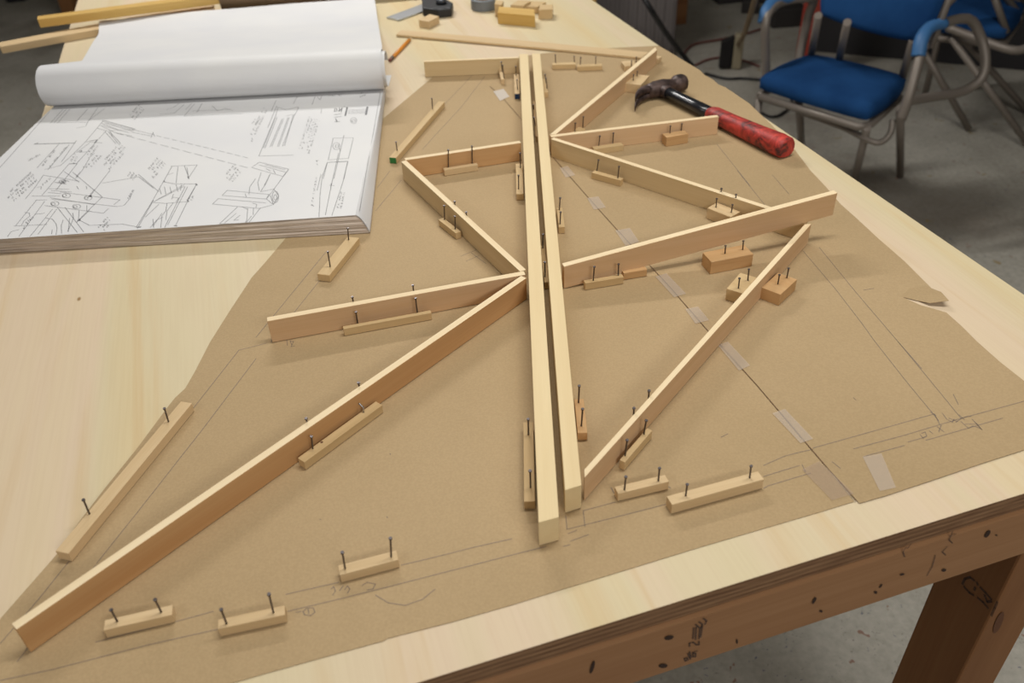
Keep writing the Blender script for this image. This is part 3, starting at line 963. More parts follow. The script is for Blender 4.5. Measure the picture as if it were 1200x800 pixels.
D += Sc(120, 120, [[(0, 140), (250, 212)], [(240, 215), (400, 255)], [(230, 235), (390, 268)], [(20, 165), (240, 230)], [(0, 185), (210, 240)], [(400, 235), (380, 280)], [(395, 240), (410, 270)]])
for i in range(12):
    a = i / 12; x0, y0, x1, y1 = 420, 262, 1160, 442
    D += Sc(120, 120, [[(x0 + (x1 - x0) * a, y0 + (y1 - y0) * a), (x0 + (x1 - x0) * (a + .055), y0 + (y1 - y0) * (a + .055))]])
    x0, y0, x1, y1 = 100, 240, 1160, 520
    D += Sc(120, 120, [[(x0 + (x1 - x0) * a, y0 + (y1 - y0) * a), (x0 + (x1 - x0) * (a + .06), y0 + (y1 - y0) * (a + .06))]])
D += Sc(120, 120, [[(640, 110), (870, 100), (1100, 90)], [(450, 95), (560, 85)], [(640, 20), (560, 90)], [(720, 15), (640, 110)], [(700, 10), (650, 60)], [(780, 10), (740, 80)], [(700, 70), (1000, 60)], [(860, 30), (900, 70), (960, 50), (1020, 65)], [(500, 60), (560, 40), (600, 10)]])
D += Sc(0, 190, [[(340, 105), (620, 152)], [(340, 105), (275, 200), (200, 290)], [(570, 82), (800, 275), (605, 465)], [(505, 78), (620, 160)], [(540, 18), (330, 262)], [(605, 15), (440, 222)], [(540, 18), (605, 15)],
                 [(470, 236), (940, 298), (890, 335)], [(400, 290), (910, 350), (970, 342)], [(350, 342), (810, 402), (850, 365)], [(390, 280), (740, 335)], [(250, 268), (470, 268)], [(450, 357), (605, 552)], [(510, 357), (655, 548)],
                 [(350, 310), (150, 582)], [(412, 370), (235, 585)], [(445, 370), (300, 565)], [(285, 302), (125, 498)], [(110, 502), (370, 490)], [(280, 300), (370, 297)], [(195, 395), (230, 400), (235, 425), (190, 460), (170, 495)],
                 [(270, 410), (330, 405), (350, 400)], [(860, 68), (705, 270)], [(800, 167), (1085, 118), (1200, 205)], [(620, 455), (700, 497), (960, 487), (1100, 515)], [(1200, 302), (1075, 522)], [(700, 380), (600, 475)], [(620, 380), (615, 450)],
                 [(740, 215), (700, 265)], [(680, 340), (680, 385)], [(970, 342), (1015, 290), (1030, 250)], [(360, 440), (410, 448), (440, 485), (447, 520), (440, 570)], [(495, 455), (480, 500), (483, 560)], [(545, 440), (540, 500), (535, 545)],
                 [(410, 530), (405, 565)], [(570, 400), (575, 440), (560, 480), (530, 545)], [(60, 585), (90, 545), (150, 530)], [(380, 210), (540, 215)], [(400, 225), (560, 235)], [(380, 240), (480, 250)], [(430, 160), (520, 175)], [(450, 165), (500, 140), (540, 155)], [(470, 180), (520, 150)], [(600, 190), (615, 215)], [(675, 190), (680, 215)],
                 [(290, 200), (325, 195), (320, 215)], [(350, 60), (470, 30)], [(1190, 110), (1200, 130)]])
for cx, cy, rx, ry in ((520, 265, 32, 17), (690, 282, 30, 17), (430, 327, 32, 18), (600, 350, 32, 18), (505, 262, 15, 12), (418, 330, 14, 11), (590, 352, 14, 10), (675, 285, 14, 10), (490, 155, 26, 16)):
    D += Sc(0, 190, [[(cx + rx * math.cos(q), cy + ry * math.sin(q)) for q in [k * math.pi / 6 for k in range(13)]]])
D += Sc(160, 180, [[(0, 578), (110, 400), (215, 215), (280, 100)], [(475, 92), (410, 190)], [(470, 242), (400, 375), (305, 568)], [(220, 225), (300, 240), (470, 240)], [(135, 380), (380, 255)], [(150, 370), (370, 248)], [(130, 385), (230, 392), (400, 378)],
                   [(380, 262), (220, 582)], [(400, 262), (245, 560)], [(270, 102), (475, 92)], [(375, 100), (410, 190)], [(395, 110), (405, 180)], [(325, 105), (310, 235)], [(235, 170), (290, 155)], [(180, 275), (195, 320)], [(220, 262), (230, 320)], [(262, 262), (272, 310)], [(310, 245), (325, 300)],
                   [(350, 250), (345, 290)], [(290, 320), (275, 360)], [(200, 470), (130, 570)], [(240, 390), (230, 450), (200, 490), (190, 580)], [(290, 385), (240, 450), (230, 520)], [(130, 515), (135, 580)], [(110, 580), (160, 520), (210, 500)], [(175, 400), (70, 500)], [(280, 345), (330, 350), (310, 380)], [(395, 370), (470, 242)],
                   [(15, 165), (175, 300)]])
D += Sc(160, 180, [[(960, 70), (1190, 125), (1145, 182), (900, 112), (960, 70)], [(960, 92), (1170, 150)], [(1005, 90), (1160, 130)], [(1190, 125), (1075, 280), (970, 300)], [(975, 150), (948, 230), (960, 292)], [(930, 200), (885, 265), (880, 322)],
                   [(710, 290), (1035, 322), (1015, 358), (670, 330), (710, 290)], [(640, 355), (1010, 388)], [(640, 355), (595, 397), (960, 432)], [(1015, 357), (1075, 282), (1112, 335), (1070, 402), (1015, 357)], [(1045, 330), (1070, 400)], [(970, 425), (880, 542)], [(960, 432), (1060, 405)],
                   [(790, 420), (650, 552), (800, 548)], [(870, 430), (862, 525), (850, 545)], [(915, 430), (912, 482)], [(1010, 120), (1050, 140)], [(1070, 130), (1085, 160)], [(1040, 170), (1010, 240), (970, 300)], [(1045, 165), (1000, 250)], [(850, 318), (860, 345)], [(780, 470), (720, 520), (690, 545)], [(810, 485), (760, 525), (800, 520)], [(905, 390), (940, 400), (935, 425)], [(830, 420), (870, 440)], [(900, 490), (860, 540)]])
D += Sc(160, 180, [[(1085 + 25 * math.cos(q), 340 + 45 * math.sin(q)) for q in [k * math.pi / 6 for k in range(13)]], [(1085 + 12 * math.cos(q), 345 + 22 * math.sin(q)) for q in [k * math.pi / 4 for k in range(9)]]])
E5 = [[(790, 262), (932, 258)], [(788, 272), (930, 268)], [(786, 282), (930, 278)], [(786, 290), (928, 286)], [(670, 482), (828, 480), (790, 640), (632, 652), (670, 482)], [(625, 672), (780, 662)], [(625, 672), (592, 800)], [(783, 665), (755, 800)], [(755, 460), (675, 800)],
      [(240, 240), (300, 260), (400, 238)], [(240, 240), (222, 300)], [(400, 240), (372, 300)], [(225, 300), (90, 622), (360, 615)], [(218, 320), (125, 560)], [(232, 320), (138, 560)], [(272, 330), (178, 550)], [(284, 330), (190, 550)], [(318, 320), (235, 548)], [(328, 320), (245, 548)], [(370, 295), (275, 545)], [(360, 300), (290, 545)], [(300, 310), (340, 300), (370, 300)],
      [(388, 160), (360, 212)], [(530, 155), (505, 222)], [(580, 150), (570, 185), (545, 160)], [(225, 188), (185, 275)], [(880, 150), (885, 165)], [(580, 255), (575, 290)], [(230, 230), (200, 300), (160, 400)], [(720, 560), (725, 590)]]
D += Sc(290, 90, E5)
for cx, cy, r in ((830, 345, 24), (830, 347, 12), (695, 545, 28), (700, 545, 13)):
    D += Sc(290, 90, [[(cx + r * math.cos(q), cy + r * math.sin(q)) for q in [k * math.pi / 6 for k in range(13)]]])
D += Sc(290, 180, [[(625, 72), (785, 65), (745, 230), (660, 488)], [(625, 72), (585, 180), (568, 320), (560, 498)], [(712, 0), (655, 255), (610, 482)], [(575, 165), (545, 290)], [(640, 250), (680, 255)], [(655, 235), (650, 285)], [(500, 400), (520, 415)]])
FAT = Sc(290, 90, [[(783, 240), (767, 308)], [(777, 240), (762, 308)], [(942, 238), (930, 300)], [(934, 238), (922, 300)]]) + Sc(290, 90, [[(684, 250), (680, 275), (700, 270), (696, 250)], [(720, 245), (715, 275), (738, 250), (732, 278)], [(680, 300), (735, 292)], [(680, 320), (735, 312)], [(690, 330), (700, 355)], [(682, 355), (722, 352)]]) \
    + Sc(0, 190, [[(690, 278), (712, 262), (715, 275), (695, 268)], [(608, 458), (628, 448), (622, 462)]]) + Sc(0, 190, [[(475, 165), (510, 148)], [(480, 150), (505, 168)]]) + Sc(0, 120, [[(270, 330), (300, 318)], [(700, 305), (760, 295), (740, 320)]]) + Sc(160, 180, [[(5, 578), (35, 574)], [(465, 238), (475, 250)], [(398, 365), (408, 380)], [(295, 565), (318, 568)], [(215, 215), (220, 225)], [(402, 182), (410, 200)]])
tr = random.Random(11)


def script(x0, y0, x1, y1, rows, h=2.6, gap=3.6, side=1):
    """unreadably small lettering: rows of tiny strokes from (x0,y0) to (x1,y1) pixels"""
    d = Vector((x1 - x0, y1 - y0)); L = d.length; d.normalize(); nrm = Vector((-d.y, d.x)) * side
    out = []
    for r in range(rows):
        base = Vector((x0, y0)) + nrm * r * gap + d * tr.uniform(0, 2)
        s = 0; Lr = L * tr.uniform(.75, 1)
        while s < Lr:
            a = base + d * s
            k = tr.random()
            w = tr.uniform(.8, 1.7)
            if k < .14: s += 1.2
            elif k < .5: out.append([tuple(a), tuple(a + nrm * h * tr.uniform(.5, .95))])
            elif k < .8: out.append([tuple(a), tuple(a + nrm * h * .7 + d * w), tuple(a + d * w * 1.2)])
            else: out.append([tuple(a + nrm * h * .7), tuple(a + d * w + nrm * h * .7), tuple(a + d * w)])
            s += w + .5
    return out


T_ = []
for a in ((45, 211, 12, 241, 4), (150, 176, 128, 200, 4), (48, 182, 33, 190, 1), (100, 196, 88, 212, 1), (120, 183, 104, 200, 2), (115, 172, 108, 182, 2), (162, 205, 156, 212, 3), (160, 220, 152, 232, 1), (128, 222, 118, 238, 0), (133, 260, 122, 272, 3), (195, 192, 182, 208, 4),
          (284, 201, 271, 216, 4), (68, 190, 57, 200, 0), (92, 183, 88, 191, 2), (170, 128, 155, 145, 3), (66, 176, 50, 196, 1), (80, 172, 58, 198, 1), (235, 182, 228, 192, 0), (314, 128, 296, 166, 2), (306, 140, 299, 148, 2), (372, 208, 365, 250, 1), (405, 225, 400, 246, 2), (376, 191, 373, 194, 2),
          (34, 262, 28, 270, 1), (40, 256, 31, 262, 1), (92, 178, 97, 176, 1), (60, 210, 48, 220, 1), (228, 228, 226, 234, 2), (385, 112, 400, 111, 1), (430, 112, 424, 114, 2)):
    if a[4]: T_ += script(*a, side=1)
T_ += script(362, 137, 349, 178, 5, h=2.2, gap=3.0, side=-1)
T_ = T_ + script(404, 126, 401, 128, 1)
zt = lambda q: ZT + TB + .0009
dl = [([at(x, y, TB) for x, y in l], 1.0) for l in D] + [([at(x, y, TB) for x, y in l], .75) for l in T_] + [([at(x, y, TB) for x, y in l], 2.2) for l in FAT]
# nothing is printed under the roll or off the sheet
yroll = 1.545


def inside(p): return p.x < -.197 and p.x > -.823 and 1.045 < p.y < yroll


dl = [(l, w) for l, w in dl if all(inside(p) for p in l)]
child(ribbons('printed_drawing', dl, .00072, M_INK, None, zt), book)

# rolled-back sheets
rr_ = .0345
rl, rrt = Vector((at(58, 103, .055).x, 1.549, 0)), Vector((at(450, 86, .055).x, 1.556, 0))
for (x0, x1, r, nm, dz) in ((rl.x, rrt.x, rr_, 'rolled_sheets', 0), (rl.x + .006, rrt.x + .006, rr_ - .0035, 'inner_rolled_sheet', .0)):
    prof = []
    cz = TB + .0012 + rr_
    for k in range(0, 31):
        a = math.radians(262 - k * (250 / 30))          # from underside, round the front, over the top, down behind
        prof.append((math.cos(a) * r, cz + math.sin(a) * r))
    # tuck under
    prof = [(.05, TB + .0016 + (rr_ - r)), (.025, TB + .0013 + (rr_ - r))] + prof
    vs, fs = [], []
    NX = 12
    for i in range(NX + 1):
        u = i / NX
        x = x0 + (x1 - x0) * u
        y0 = rl.y + (rrt.y - rl.y) * u
        wob = 0.0
        for (py, pz) in prof: vs.append((x, y0 + py, ZT + pz + wob * max(0, (pz - .03) / .06)))
    n_ = len(prof)
    for i in range(NX):
        for k in range(n_ - 1): fs.append((i * n_ + k, i * n_ + k + 1, (i + 1) * n_ + k + 1, (i + 1) * n_ + k))
    rs = pydata(nm, vs, fs, M_SHEET); smooth(rs)
    s2 = rs.modifiers.new('solid', 'SOLIDIFY'); s2.thickness = .0009; s2.offset = -1
    es_ = rs.modifiers.new('split', 'EDGE_SPLIT'); es_.split_angle = math.radians(45)
    child(rs, book)
# sheets draping from the roll back over the bench
NX, NY = 16, 36
for lift, inset, nm in ((0, 0, 'draped_sheet'),):
    vs, fs = [], []
    ztop = TB + .0022 + 2 * rr_
    pl0, pr0 = at(89, 79, ztop), at(446, 64, ztop)
    pl1, pr1 = at(116, 24, .018), at(439, -1, .012)
    for j in range(NY + 1):
        v = max(0, j - 20) / (NY - 20)
        s = v * v * (3 - 2 * v)
        for i in range(NX + 1):
            u = i / NX
            yb = rl.y + (rrt.y - rl.y) * u
            a0 = math.radians(79)
            X0 = pl0.x + (pl1.x - pl0.x) * v; X1 = pr0.x + (pr1.x - pr0.x) * v
            if j < 21: X0, X1 = rl.x + .0005, rrt.x + .0005
            x = X0 + (X1 - X0) * u
            ya = yb + math.cos(a0) * rr_; za = TB + .0012 + rr_ + math.sin(a0) * rr_
            Y1 = pl1.y + (pr1.y - pl1.y) * u
            y = ya + (Y1 - ya) * v
            sl = math.tan(math.radians(10)) * (y - ya)
            z = max(za - sl, .017) + .0012 * math.sin(u * 7 + v * 5) * v + .0008 * math.sin(u * 15 - v * 9) * v
            if j < 21:
                aa = math.radians(259 - 9 * j)
                y = yb + math.cos(aa) * (rr_ + .0011); z = TB + .0012 + rr_ + math.sin(aa) * (rr_ + .0011)
            else: z += .0011
            vs.append((x, y, ZT + z))
    for j in range(NY):
        for i in range(NX):
            a = j * (NX + 1) + i
            fs.append((a, a + 1, a + NX + 2, a + NX + 1))
    ds = pydata(nm, vs, fs, M_SHEET); smooth(ds)
    s2 = ds.modifiers.new('solid', 'SOLIDIFY'); s2.thickness = .0003
    es_ = ds.modifiers.new('split', 'EDGE_SPLIT'); es_.split_angle = math.radians(45)
    child(ds, book)

# roll of brown kraft paper at the far side
ka, kb = at(258, -3, .034), at(440, -19, .034)
M_ROLL = mat('brown_roll', (.25, .165, .095), .7)
ro = empty('paper_roll', (ka.x, ka.y, ZT))
tag(ro, 'brown paper roll lying beyond the plan book at the top edge of the bench', 'paper roll')
bpy.context.view_layer.update()
kd_ = (kb - ka).normalized()
RK = .034
vs, fs = [], []
ax, nn = kd_, Vector((-kd_.y, kd_.x, 0))
NS = 90
for i in range(NS + 1):
    a = i / NS * 3.2 * 2 * math.pi
    r = .014 + (RK - .014) * i / NS
    p = nn * math.cos(a) * r + Vector((0, 0, 1)) * (math.sin(a) * r)
    for e in (ka, kb + kd_ * .15): vs.append((e.x + p.x, e.y + p.y, ZT + RK + .0008 + p.z))
for i in range(NS): fs.append((2 * i, 2 * i + 1, 2 * i + 3, 2 * i + 2))
rw = smooth(pydata('rolled_paper', vs, fs, M_ROLL)); s2 = rw.modifiers.new('s', 'SOLIDIFY'); s2.thickness = .0012
child(rw, ro)

# ------------------------------------------------------------------ pencil
pa, pb = at(457, 70.5, .004), at(481.5, 45, .004)
pe = empty('pencil', (pa.x, pa.y, ZT)); tag(pe, 'orange wooden pencil touching the long loose strip beside the rolled sheets', 'pencil')
bpy.context.view_layer.update()
pd = (pb - pa).normalized()
zz = Vector((0, 0, ZT + .0042))
P2 = lambda s: Vector((pa.x, pa.y, 0)) + pd * s + zz - Vector((0, 0, pd.z * s))
Lp = (pb - pa).length
child(tube('barrel', [P2(.018), P2(Lp - .012)], .0038, mat('orange_paint', (.72, .26, .02), .4), seg=6), pe)
child(tube('ferrule', [P2(.006), P2(.0185)], .0037, mat('ferrule_metal', (.16, .13, .11), .4, .7)), pe)
child(tube('eraser', [P2(-.002), P2(.0065)], .0034, mat('eraser_rubber', (.22, .09, .07), .8)), pe)
child(tube('tip', [P2(Lp - .012), P2(Lp + .002), P2(Lp + .006)], .0037, M_CLEATP, seg=6, radii=[.0037, .0012, .0003]), pe)

# ------------------------------------------------------------------ combination square
sq = empty('combination_square', at(480, 14)); tag(sq, 'steel ruler blade with a black cast head and knob, lying beyond the pencil', 'square')
bpy.context.view_layer.update()
bl = prism('steel_blade', [at(453, 20, .004), at(467, 23.3, .004), at(509, 8, .004), at(496, 4, .004)], ZT + .0005, M_STEEL); bev(bl, .0003); child(bl, sq)
gr_ = ribbons('blade_scale', [([at(457 + k * 3.0, 19.2 - k * 1.2, .004), at(458.5 + k * 3.0, 19.6 - k * 1.2, .004)], 1) for k in range(13)], .0006, M_INK, None, lambda q: ZT + .0043); child(gr_, sq)
hd = prism('square_head', [at(495, 9, .02), at(513, 11.5, .02), at(529, 9.5, .02), at(531, 3, .02), at(518, -4, .02), at(494, -3, .02)], ZT + .0004, M_BLACK); bev(hd, .003, 3); child(hd, sq)
kp0 = at(517, 3, .022)
child(tube('clamp_knob', [kp0, kp0 + Vector((0, 0, .008)), kp0 + Vector((0, 0, .010))], .011, mat('dull_metal', (.12, .13, .15), .4, .6), seg=20, radii=[.013, .013, .011]), sq)
kq = at(523, 12, .008)
child(tube('lock_nut', [kq, kq + Vector((.006, -.010, 0))], .006, M_BLACK, seg=12), sq)

# ------------------------------------------------------------------ roll of tape
tc_ = at(566.5, 4, .012)
tr_ = empty('tape_roll', (tc_.x, tc_.y, ZT)); tag(tr_, 'grey roll of tape lying flat beside the pile of offcuts', 'tape')
bpy.context.view_layer.update()


def ring(name, c, ro_, ri, z0, z1, m, seg=36):
    vs, fs = [], []
    for k in range(seg):
        a = 2 * math.pi * k / seg
        for r, z in ((ro_, z0), (ro_, z1), (ri, z1), (ri, z0)): vs.append((c.x + r * math.cos(a), c.y + r * math.sin(a), z))
    for k in range(seg):
        a, b = 4 * k, 4 * ((k + 1) % seg)
        for j in range(4): fs.append((a + j, b + j, b + (j + 1) % 4, a + (j + 1) % 4))
    return bev(pydata(name, vs, fs, m), .0008)


child(ring('tape_winding', tc_, .030, .018, ZT + .0005, ZT + .0235, mat('grey_tape', (.16, .175, .19), .45)), tr_)
child(ring('cardboard_core', tc_, .0178, .0165, ZT + .0005, ZT + .0235, M_ROLL), tr_)

# ------------------------------------------------------------------ hammer
ham = empty('claw_hammer', at(785, 105)); tag(ham, 'claw hammer with dark steel head and worn red rubber grip lying on the paper', 'hammer')
bpy.context.view_layer.update()
HE = at(774, 103.5, .017)              # centre of the eye
HG = at(923, 174, .0175)             # butt of the grip
hx = (HG - HE); hx.z = 0; HL = hx.length; hx.normalize()     # handle direction
hy = Vector((-hx.y, hx.x, 0))        # towards the poll (away, right)
M_HEAD = mat('dark_forged_steel', (.075, .05, .045), .5, .6)
_nt = M_HEAD.node_tree
_v, _ = coord(_nt, rand=False)
_c = ramp(_nt, noise(_nt, _v, 60, 5, .65), [(.35, (.035, .024, .022)), (.65, (.14, .095, .085))])
_nt.links.new(_c, _nt.nodes['Principled BSDF'].inputs['Base Color'])
M_GRIP = mat('red_rubber', (.50, .05, .035), .55)
_nt = M_GRIP.node_tree
_v, _ = coord(_nt, (1, 1, 1), rand=False)
_c = ramp(_nt, noise(_nt, _v, 38, 6, .7, .8), [(.40, (.05, .012, .014)), (.50, (.34, .03, .022)), (.66, (.62, .06, .045))])
_nt.links.new(_c, _nt.nodes['Principled BSDF'].inputs['Base Color'])
bump(_nt, noise(_nt, _v, 90, 4), .35, .001)
M_SHAFT = mat('black_shaft', (.012, .014, .018), .25, 0, .6)
E0 = Vector((HE.x, HE.y, 0))
hp = lambda s, t, z: E0 + hx * s + hy * t + Vector((0, 0, ZT + z))


def oval_sweep(name, secs, m, parent, seg=20):
    """secs: (centre, axis1 vec, axis2 vec) rings"""
    vs, fs = [], []
    for c, a1, a2 in secs:
        for k in range(seg):
            a = 2 * math.pi * k / seg
            ca, sa = math.cos(a), math.sin(a)
            e = .8
            ca = math.copysign(abs(ca) ** e, ca); sa = math.copysign(abs(sa) ** e, sa)
            vs.append(tuple(c + a1 * ca + a2 * sa))
    for i in range(len(secs) - 1):
        for k in range(seg):
            k2 = (k + 1) % seg
            fs.append((i * seg + k, i * seg + k2, (i + 1) * seg + k2, (i + 1) * seg + k))
    fs.append(tuple(range(seg - 1, -1, -1))); fs.append(tuple((len(secs) - 1) * seg + k for k in range(seg)))
    o = pydata(name, vs, fs, m)
    for p in o.data.polygons: p.use_smooth = len(p.vertices) == 4
    return child(o, parent) if parent else o


Z = Vector((0, 0, 1))
# grip
secs = []
for s, w, h in ((HL * .43, .0125, .0105), (HL * .46, .0150, .0125), (HL * .6, .0150, .0130), (HL * .8, .0170, .0150), (HL * .93, .0185, .0165), (HL * .985, .0180, .0160), (HL, .0150, .0135)):
    secs.append((hp(s, 0, max(h + .0012, .0172 - (1 - s / HL) * .003)), hy * w, Z * h))
oval_sweep('grip', secs, M_GRIP, ham, 28)
secs = []
for s, w, h, z in ((.004, .0105, .0085, .0165), (.05, .0098, .0085, .0163), (HL * .30, .0105, .009, .0158), (HL * .45, .0115, .0095, .0150)):
    secs.append((hp(s, 0, z), hy * w, Z * h))
oval_sweep('shaft', secs, M_SHAFT, ham, 20)
# head: eye block, neck, poll, split claws
secs = []
for t, w, h in ((-.030, .0100, .0115), (-.020, .0135, .0130), (-.004, .0165, .0140), (.012, .0160, .0140), (.020, .0125, .0120), (.028, .0108, .0108), (.034, .0115, .0115), (.037, .0145, .0140), (.040, .0155, .0148), (.052, .0155, .0148), (.055, .0145, .0138)):
    secs.append((hp(-.002, t, .0163), hx * w, Z * h))
oval_sweep('hammer_head', secs, M_HEAD, ham, 24)
for sz in (-1, 1):
    secs = []
    for q in range(9):
        f_ = q / 8
        t = -.024 - .066 * f_ + .008 * f_ * f_
        s = -.003 + .036 * f_ ** 1.8
        th = .0095 * (1 - f_) + .0016
        hh = .0062 * (1 - f_ * .25)
        secs.append((hp(s, t, .0163 + sz * (.0052 + .0032 * f_)), hx * th, Z * hh))
    oval_sweep('claw', secs, M_HEAD, ham, 16)
secs = [(hp(-.0195, 0, .0163), hy * .011, Z * .009), (hp(.018, 0, .0163), hy * .0125, Z * .0105), (hp(.024, 0, .0163), hy * .0115, Z * .0098)]
oval_sweep('eye_collar', secs, M_HEAD, ham, 20)

# ------------------------------------------------------------------ chair


def slab(name, corners, th, m, bulge=.012, rnd=.25, N=14, nrm=None):
    """cushion between four corner points (order round), rounded and slightly domed"""
    A, B, C, Dd = corners
    n = nrm or (B - A).cross(Dd - A).normalized()
    vs, fs = [], []
    for side in (1, -1):
        for j in range(N + 1):
            for i in range(N + 1):
                u, v = 2 * i / N - 1, 2 * j / N - 1
                # square -> rounded square
                k = 1 - rnd * (u * u * v * v)
                uu, vv = (u * k + 1) / 2, (v * k + 1) / 2
                p = A.lerp(B, uu).lerp(Dd.lerp(C, uu), vv)
                e = max(abs(u), abs(v))
                dome = bulge * (1 - u * u) * (1 - v * v)
                edge = th * .5 * (1 - .45 * max(0, (e - .72) / .28) ** 2)
                vs.append(tuple(p + n * side * (edge + (dome if side > 0 else 0))))
    K = (N + 1) ** 2
    for s in (0, 1):
        for j in range(N):
            for i in range(N):
                a = s * K + j * (N + 1) + i
                f = (a, a + 1, a + N + 2, a + N + 1)
                fs.append(f if s == 0 else f[::-1])
    ringi = [i for i in range(N + 1)] + [(j) * (N + 1) + N for j in range(1, N + 1)] + [N * (N + 1) + i for i in range(N - 1, -1, -1)] + [j * (N + 1) for j in range(N - 1, 0, -1)]
    for a, b in zip(ringi, ringi[1:] + ringi[:1]): fs.append((a, a + K, b + K, b))
    return smooth(pydata(name, vs, fs, m))


def build_chair():
    root = empty('armchair', fl(1005, 235))
    root.location.z = 0
    bpy.context.view_layer.update()
    SH = .44
    FL_, BL_, BR_, FR_ = fl(883, 97, SH), fl(944, 68, SH), fl(1068, 97, SH), fl(1021, 138, SH)
    sb = slab('seat_cushion', [FL_, FR_, BR_, BL_], .066, M_BLUE, .016, .08)
    child(sb, root)
    dn = Vector((0, 0, -.046))
    ins = lambda p, q, k: p.lerp(q, k)
    c_ = (FL_ + FR_ + BR_ + BL_) / 4
    rail = [p.lerp(c_, .07) + dn for p in (FL_, FR_, BR_, BL_)]
    child(tube('seat_rail', [rail[0].lerp(rail[1], .03), rail[1].lerp(rail[0], .06), rail[1].lerp(rail[2], .10), rail[2].lerp(rail[1], .08), rail[2].lerp(rail[3], .08), rail[3].lerp(rail[2], .08), rail[3].lerp(rail[0], .1), rail[0].lerp(rail[3], .08), rail[0].lerp(rail[1], .03)],   .0135, M_TUBE), root)
    # right arm loop
    R_ = [fl(1056, 140, .42), fl(1066, 110, .50), fl(1078, 66, .60), fl(1083, 42, .645), fl(1100, 29, .66), fl(1134, 22, .655), fl(1148, 40, .60), fl(1155, 68, .53), fl(1150, 92, .47), fl(1128, 107, .435), fl(1096, 113, .44), fl(1064, 118, .46)]
    child(tube('arm_tube', R_,   .016, M_TUBE, sm=4), root)
    child(tube('arm_pad', [fl(1076, 66, .60), fl(1080, 46, .645), fl(1090, 32, .668), fl(1106, 27, .672)], .022, M_PAD, sm=5, flat=.8, seg=14), root)
    Lr = [fl(898, 98, .41), fl(897, 60, .53), fl(897, 30, .62), fl(903, 12, .66), fl(920, 1, .67), fl(952, -1, .665), fl(947, 20, .60), fl(935, 76, .44)]
    child(tube('arm_tube', Lr,   .015, M_TUBE, sm=4), root)
    child(tube('arm_pad', [fl(895, 27, .625), fl(899, 12, .66), fl(910, 1, .675), fl(940, -5, .675)], .022, M_PAD, sm=5, flat=.8, seg=14), root)
    # legs
    child(tube('leg', [rail[1].lerp(rail[2], .05), Vector((fl(997, 228, 0).x, fl(997, 228, 0).y, .012))],   .0135, M_TUBE), root)
    child(tube('leg', [fl(1055, 128, .42), fl(1055, 205, .012)],   .0135, M_TUBE), root)
    child(tube('leg', [rail[0].lerp(rail[3], .05), Vector((rail[0].x + .02, rail[0].y + .01, .012))],   .0135, M_TUBE), root)
    child(tube('leg', [fl(936, 118, .40), fl(940, 180, .012)],   .0135, M_TUBE), root)
    for px_, in (((1055, 208),),):
        pass
    # under-seat brace curling forward
    child(tube('brace', [fl(1046, 141, .40), fl(1044, 155, .37), fl(1034, 166, .345), fl(1020, 165, .345), fl(985, 148, .36), fl(940, 132, .37)], .010, M_TUBE, sm=4), root)
    # uprights and backrest
    bl_, br_ = fl(956, 12, .66), fl(1094, 52, .62)
    for a, b in (((959, 18, .66), (949, 74, .43)), ((993, 26, .66), (981, 80, .43)), ((1070, 46, .62), (1056, 96, .44))):
        child(tube('back_upright', [fl(*a), fl(*b)],   .0135, M_TUBE), root)
    up_ = Vector((.03, .05, .24))
    b0, b1 = fl(956, 20, .64), fl(1086, 56, .60)
    bk = slab('backrest', [b0, b1, b1 + up_ + Vector((.02, -.015, .03)), b0 + up_], .035, M_BLUE, .010, .10)
    for v in bk.data.vertices:
        pass
    child(bk, root)
    child(tube('back_frame', [b1 + Vector((.012, -.004, 0)), b1 + up_ + Vector((.035, -.02, .05))], .010, M_TUBE), root)
    return root


CGR = 'blue armchairs beside the bench'
ch = tag(build_chair(), 'blue padded metal armchair with light blue arm pads, nearest the bench', 'chair', CGR)


def copy_tree(o):
    c = o.copy(); COL.objects.link(c)
    for k in list(o.children):
        d = k.copy(); COL.objects.link(d); d.parent = c; d.matrix_parent_inverse = k.matrix_parent_inverse.copy()
    return c


bpy.context.view_layer.update()
c2 = copy_tree(ch); c2.location = ch.location + Vector((.62, .54, 0)); c2.rotation_euler = (0, 0, math.radians(-80))
tag(c2, 'second blue metal armchair standing in shadow behind the nearest one, at the right edge', 'chair', CGR)

# ------------------------------------------------------------------ background things on the floor


def fbox(name, label, cat, p, w, dpt, h, m, rot=0.0, b=.004):
    """box with its front left bottom corner at p"""
    ux = Vector((math.cos(rot), math.sin(rot), 0)); uy = Vector((-ux.y, ux.x, 0))
    p = Vector((p.x, p.y, 0))
    top = [p + Vector((0, 0, h)), p + ux * w + Vector((0, 0, h)), p + ux * w + uy * dpt + Vector((0, 0, h)), p + uy * dpt + Vector((0, 0, h))]
    o = prism(name, top, 0.0, m)
    bev(o, b)
    if label: tag(o, label, cat)
    return o


ca_, cb_ = fl(948, 60), Vector((2.75, 3.95, 0))
cv_ = cb_ - ca_
fbox('storage_cabinet', 'large dark cabinet in the shadow behind the blue chairs', 'cabinet', ca_, 3.2, .6, 1.0, M_DARKCAB, math.atan2(cv_.y, cv_.x))
rp = fl(928, 90)
fbox('red_post', 'narrow red upright post standing on the floor behind the nearest chair', 'post', rp, .085, .07, .62, mat('red_paint', (.30, .035, .02), .6), math.radians(-20))
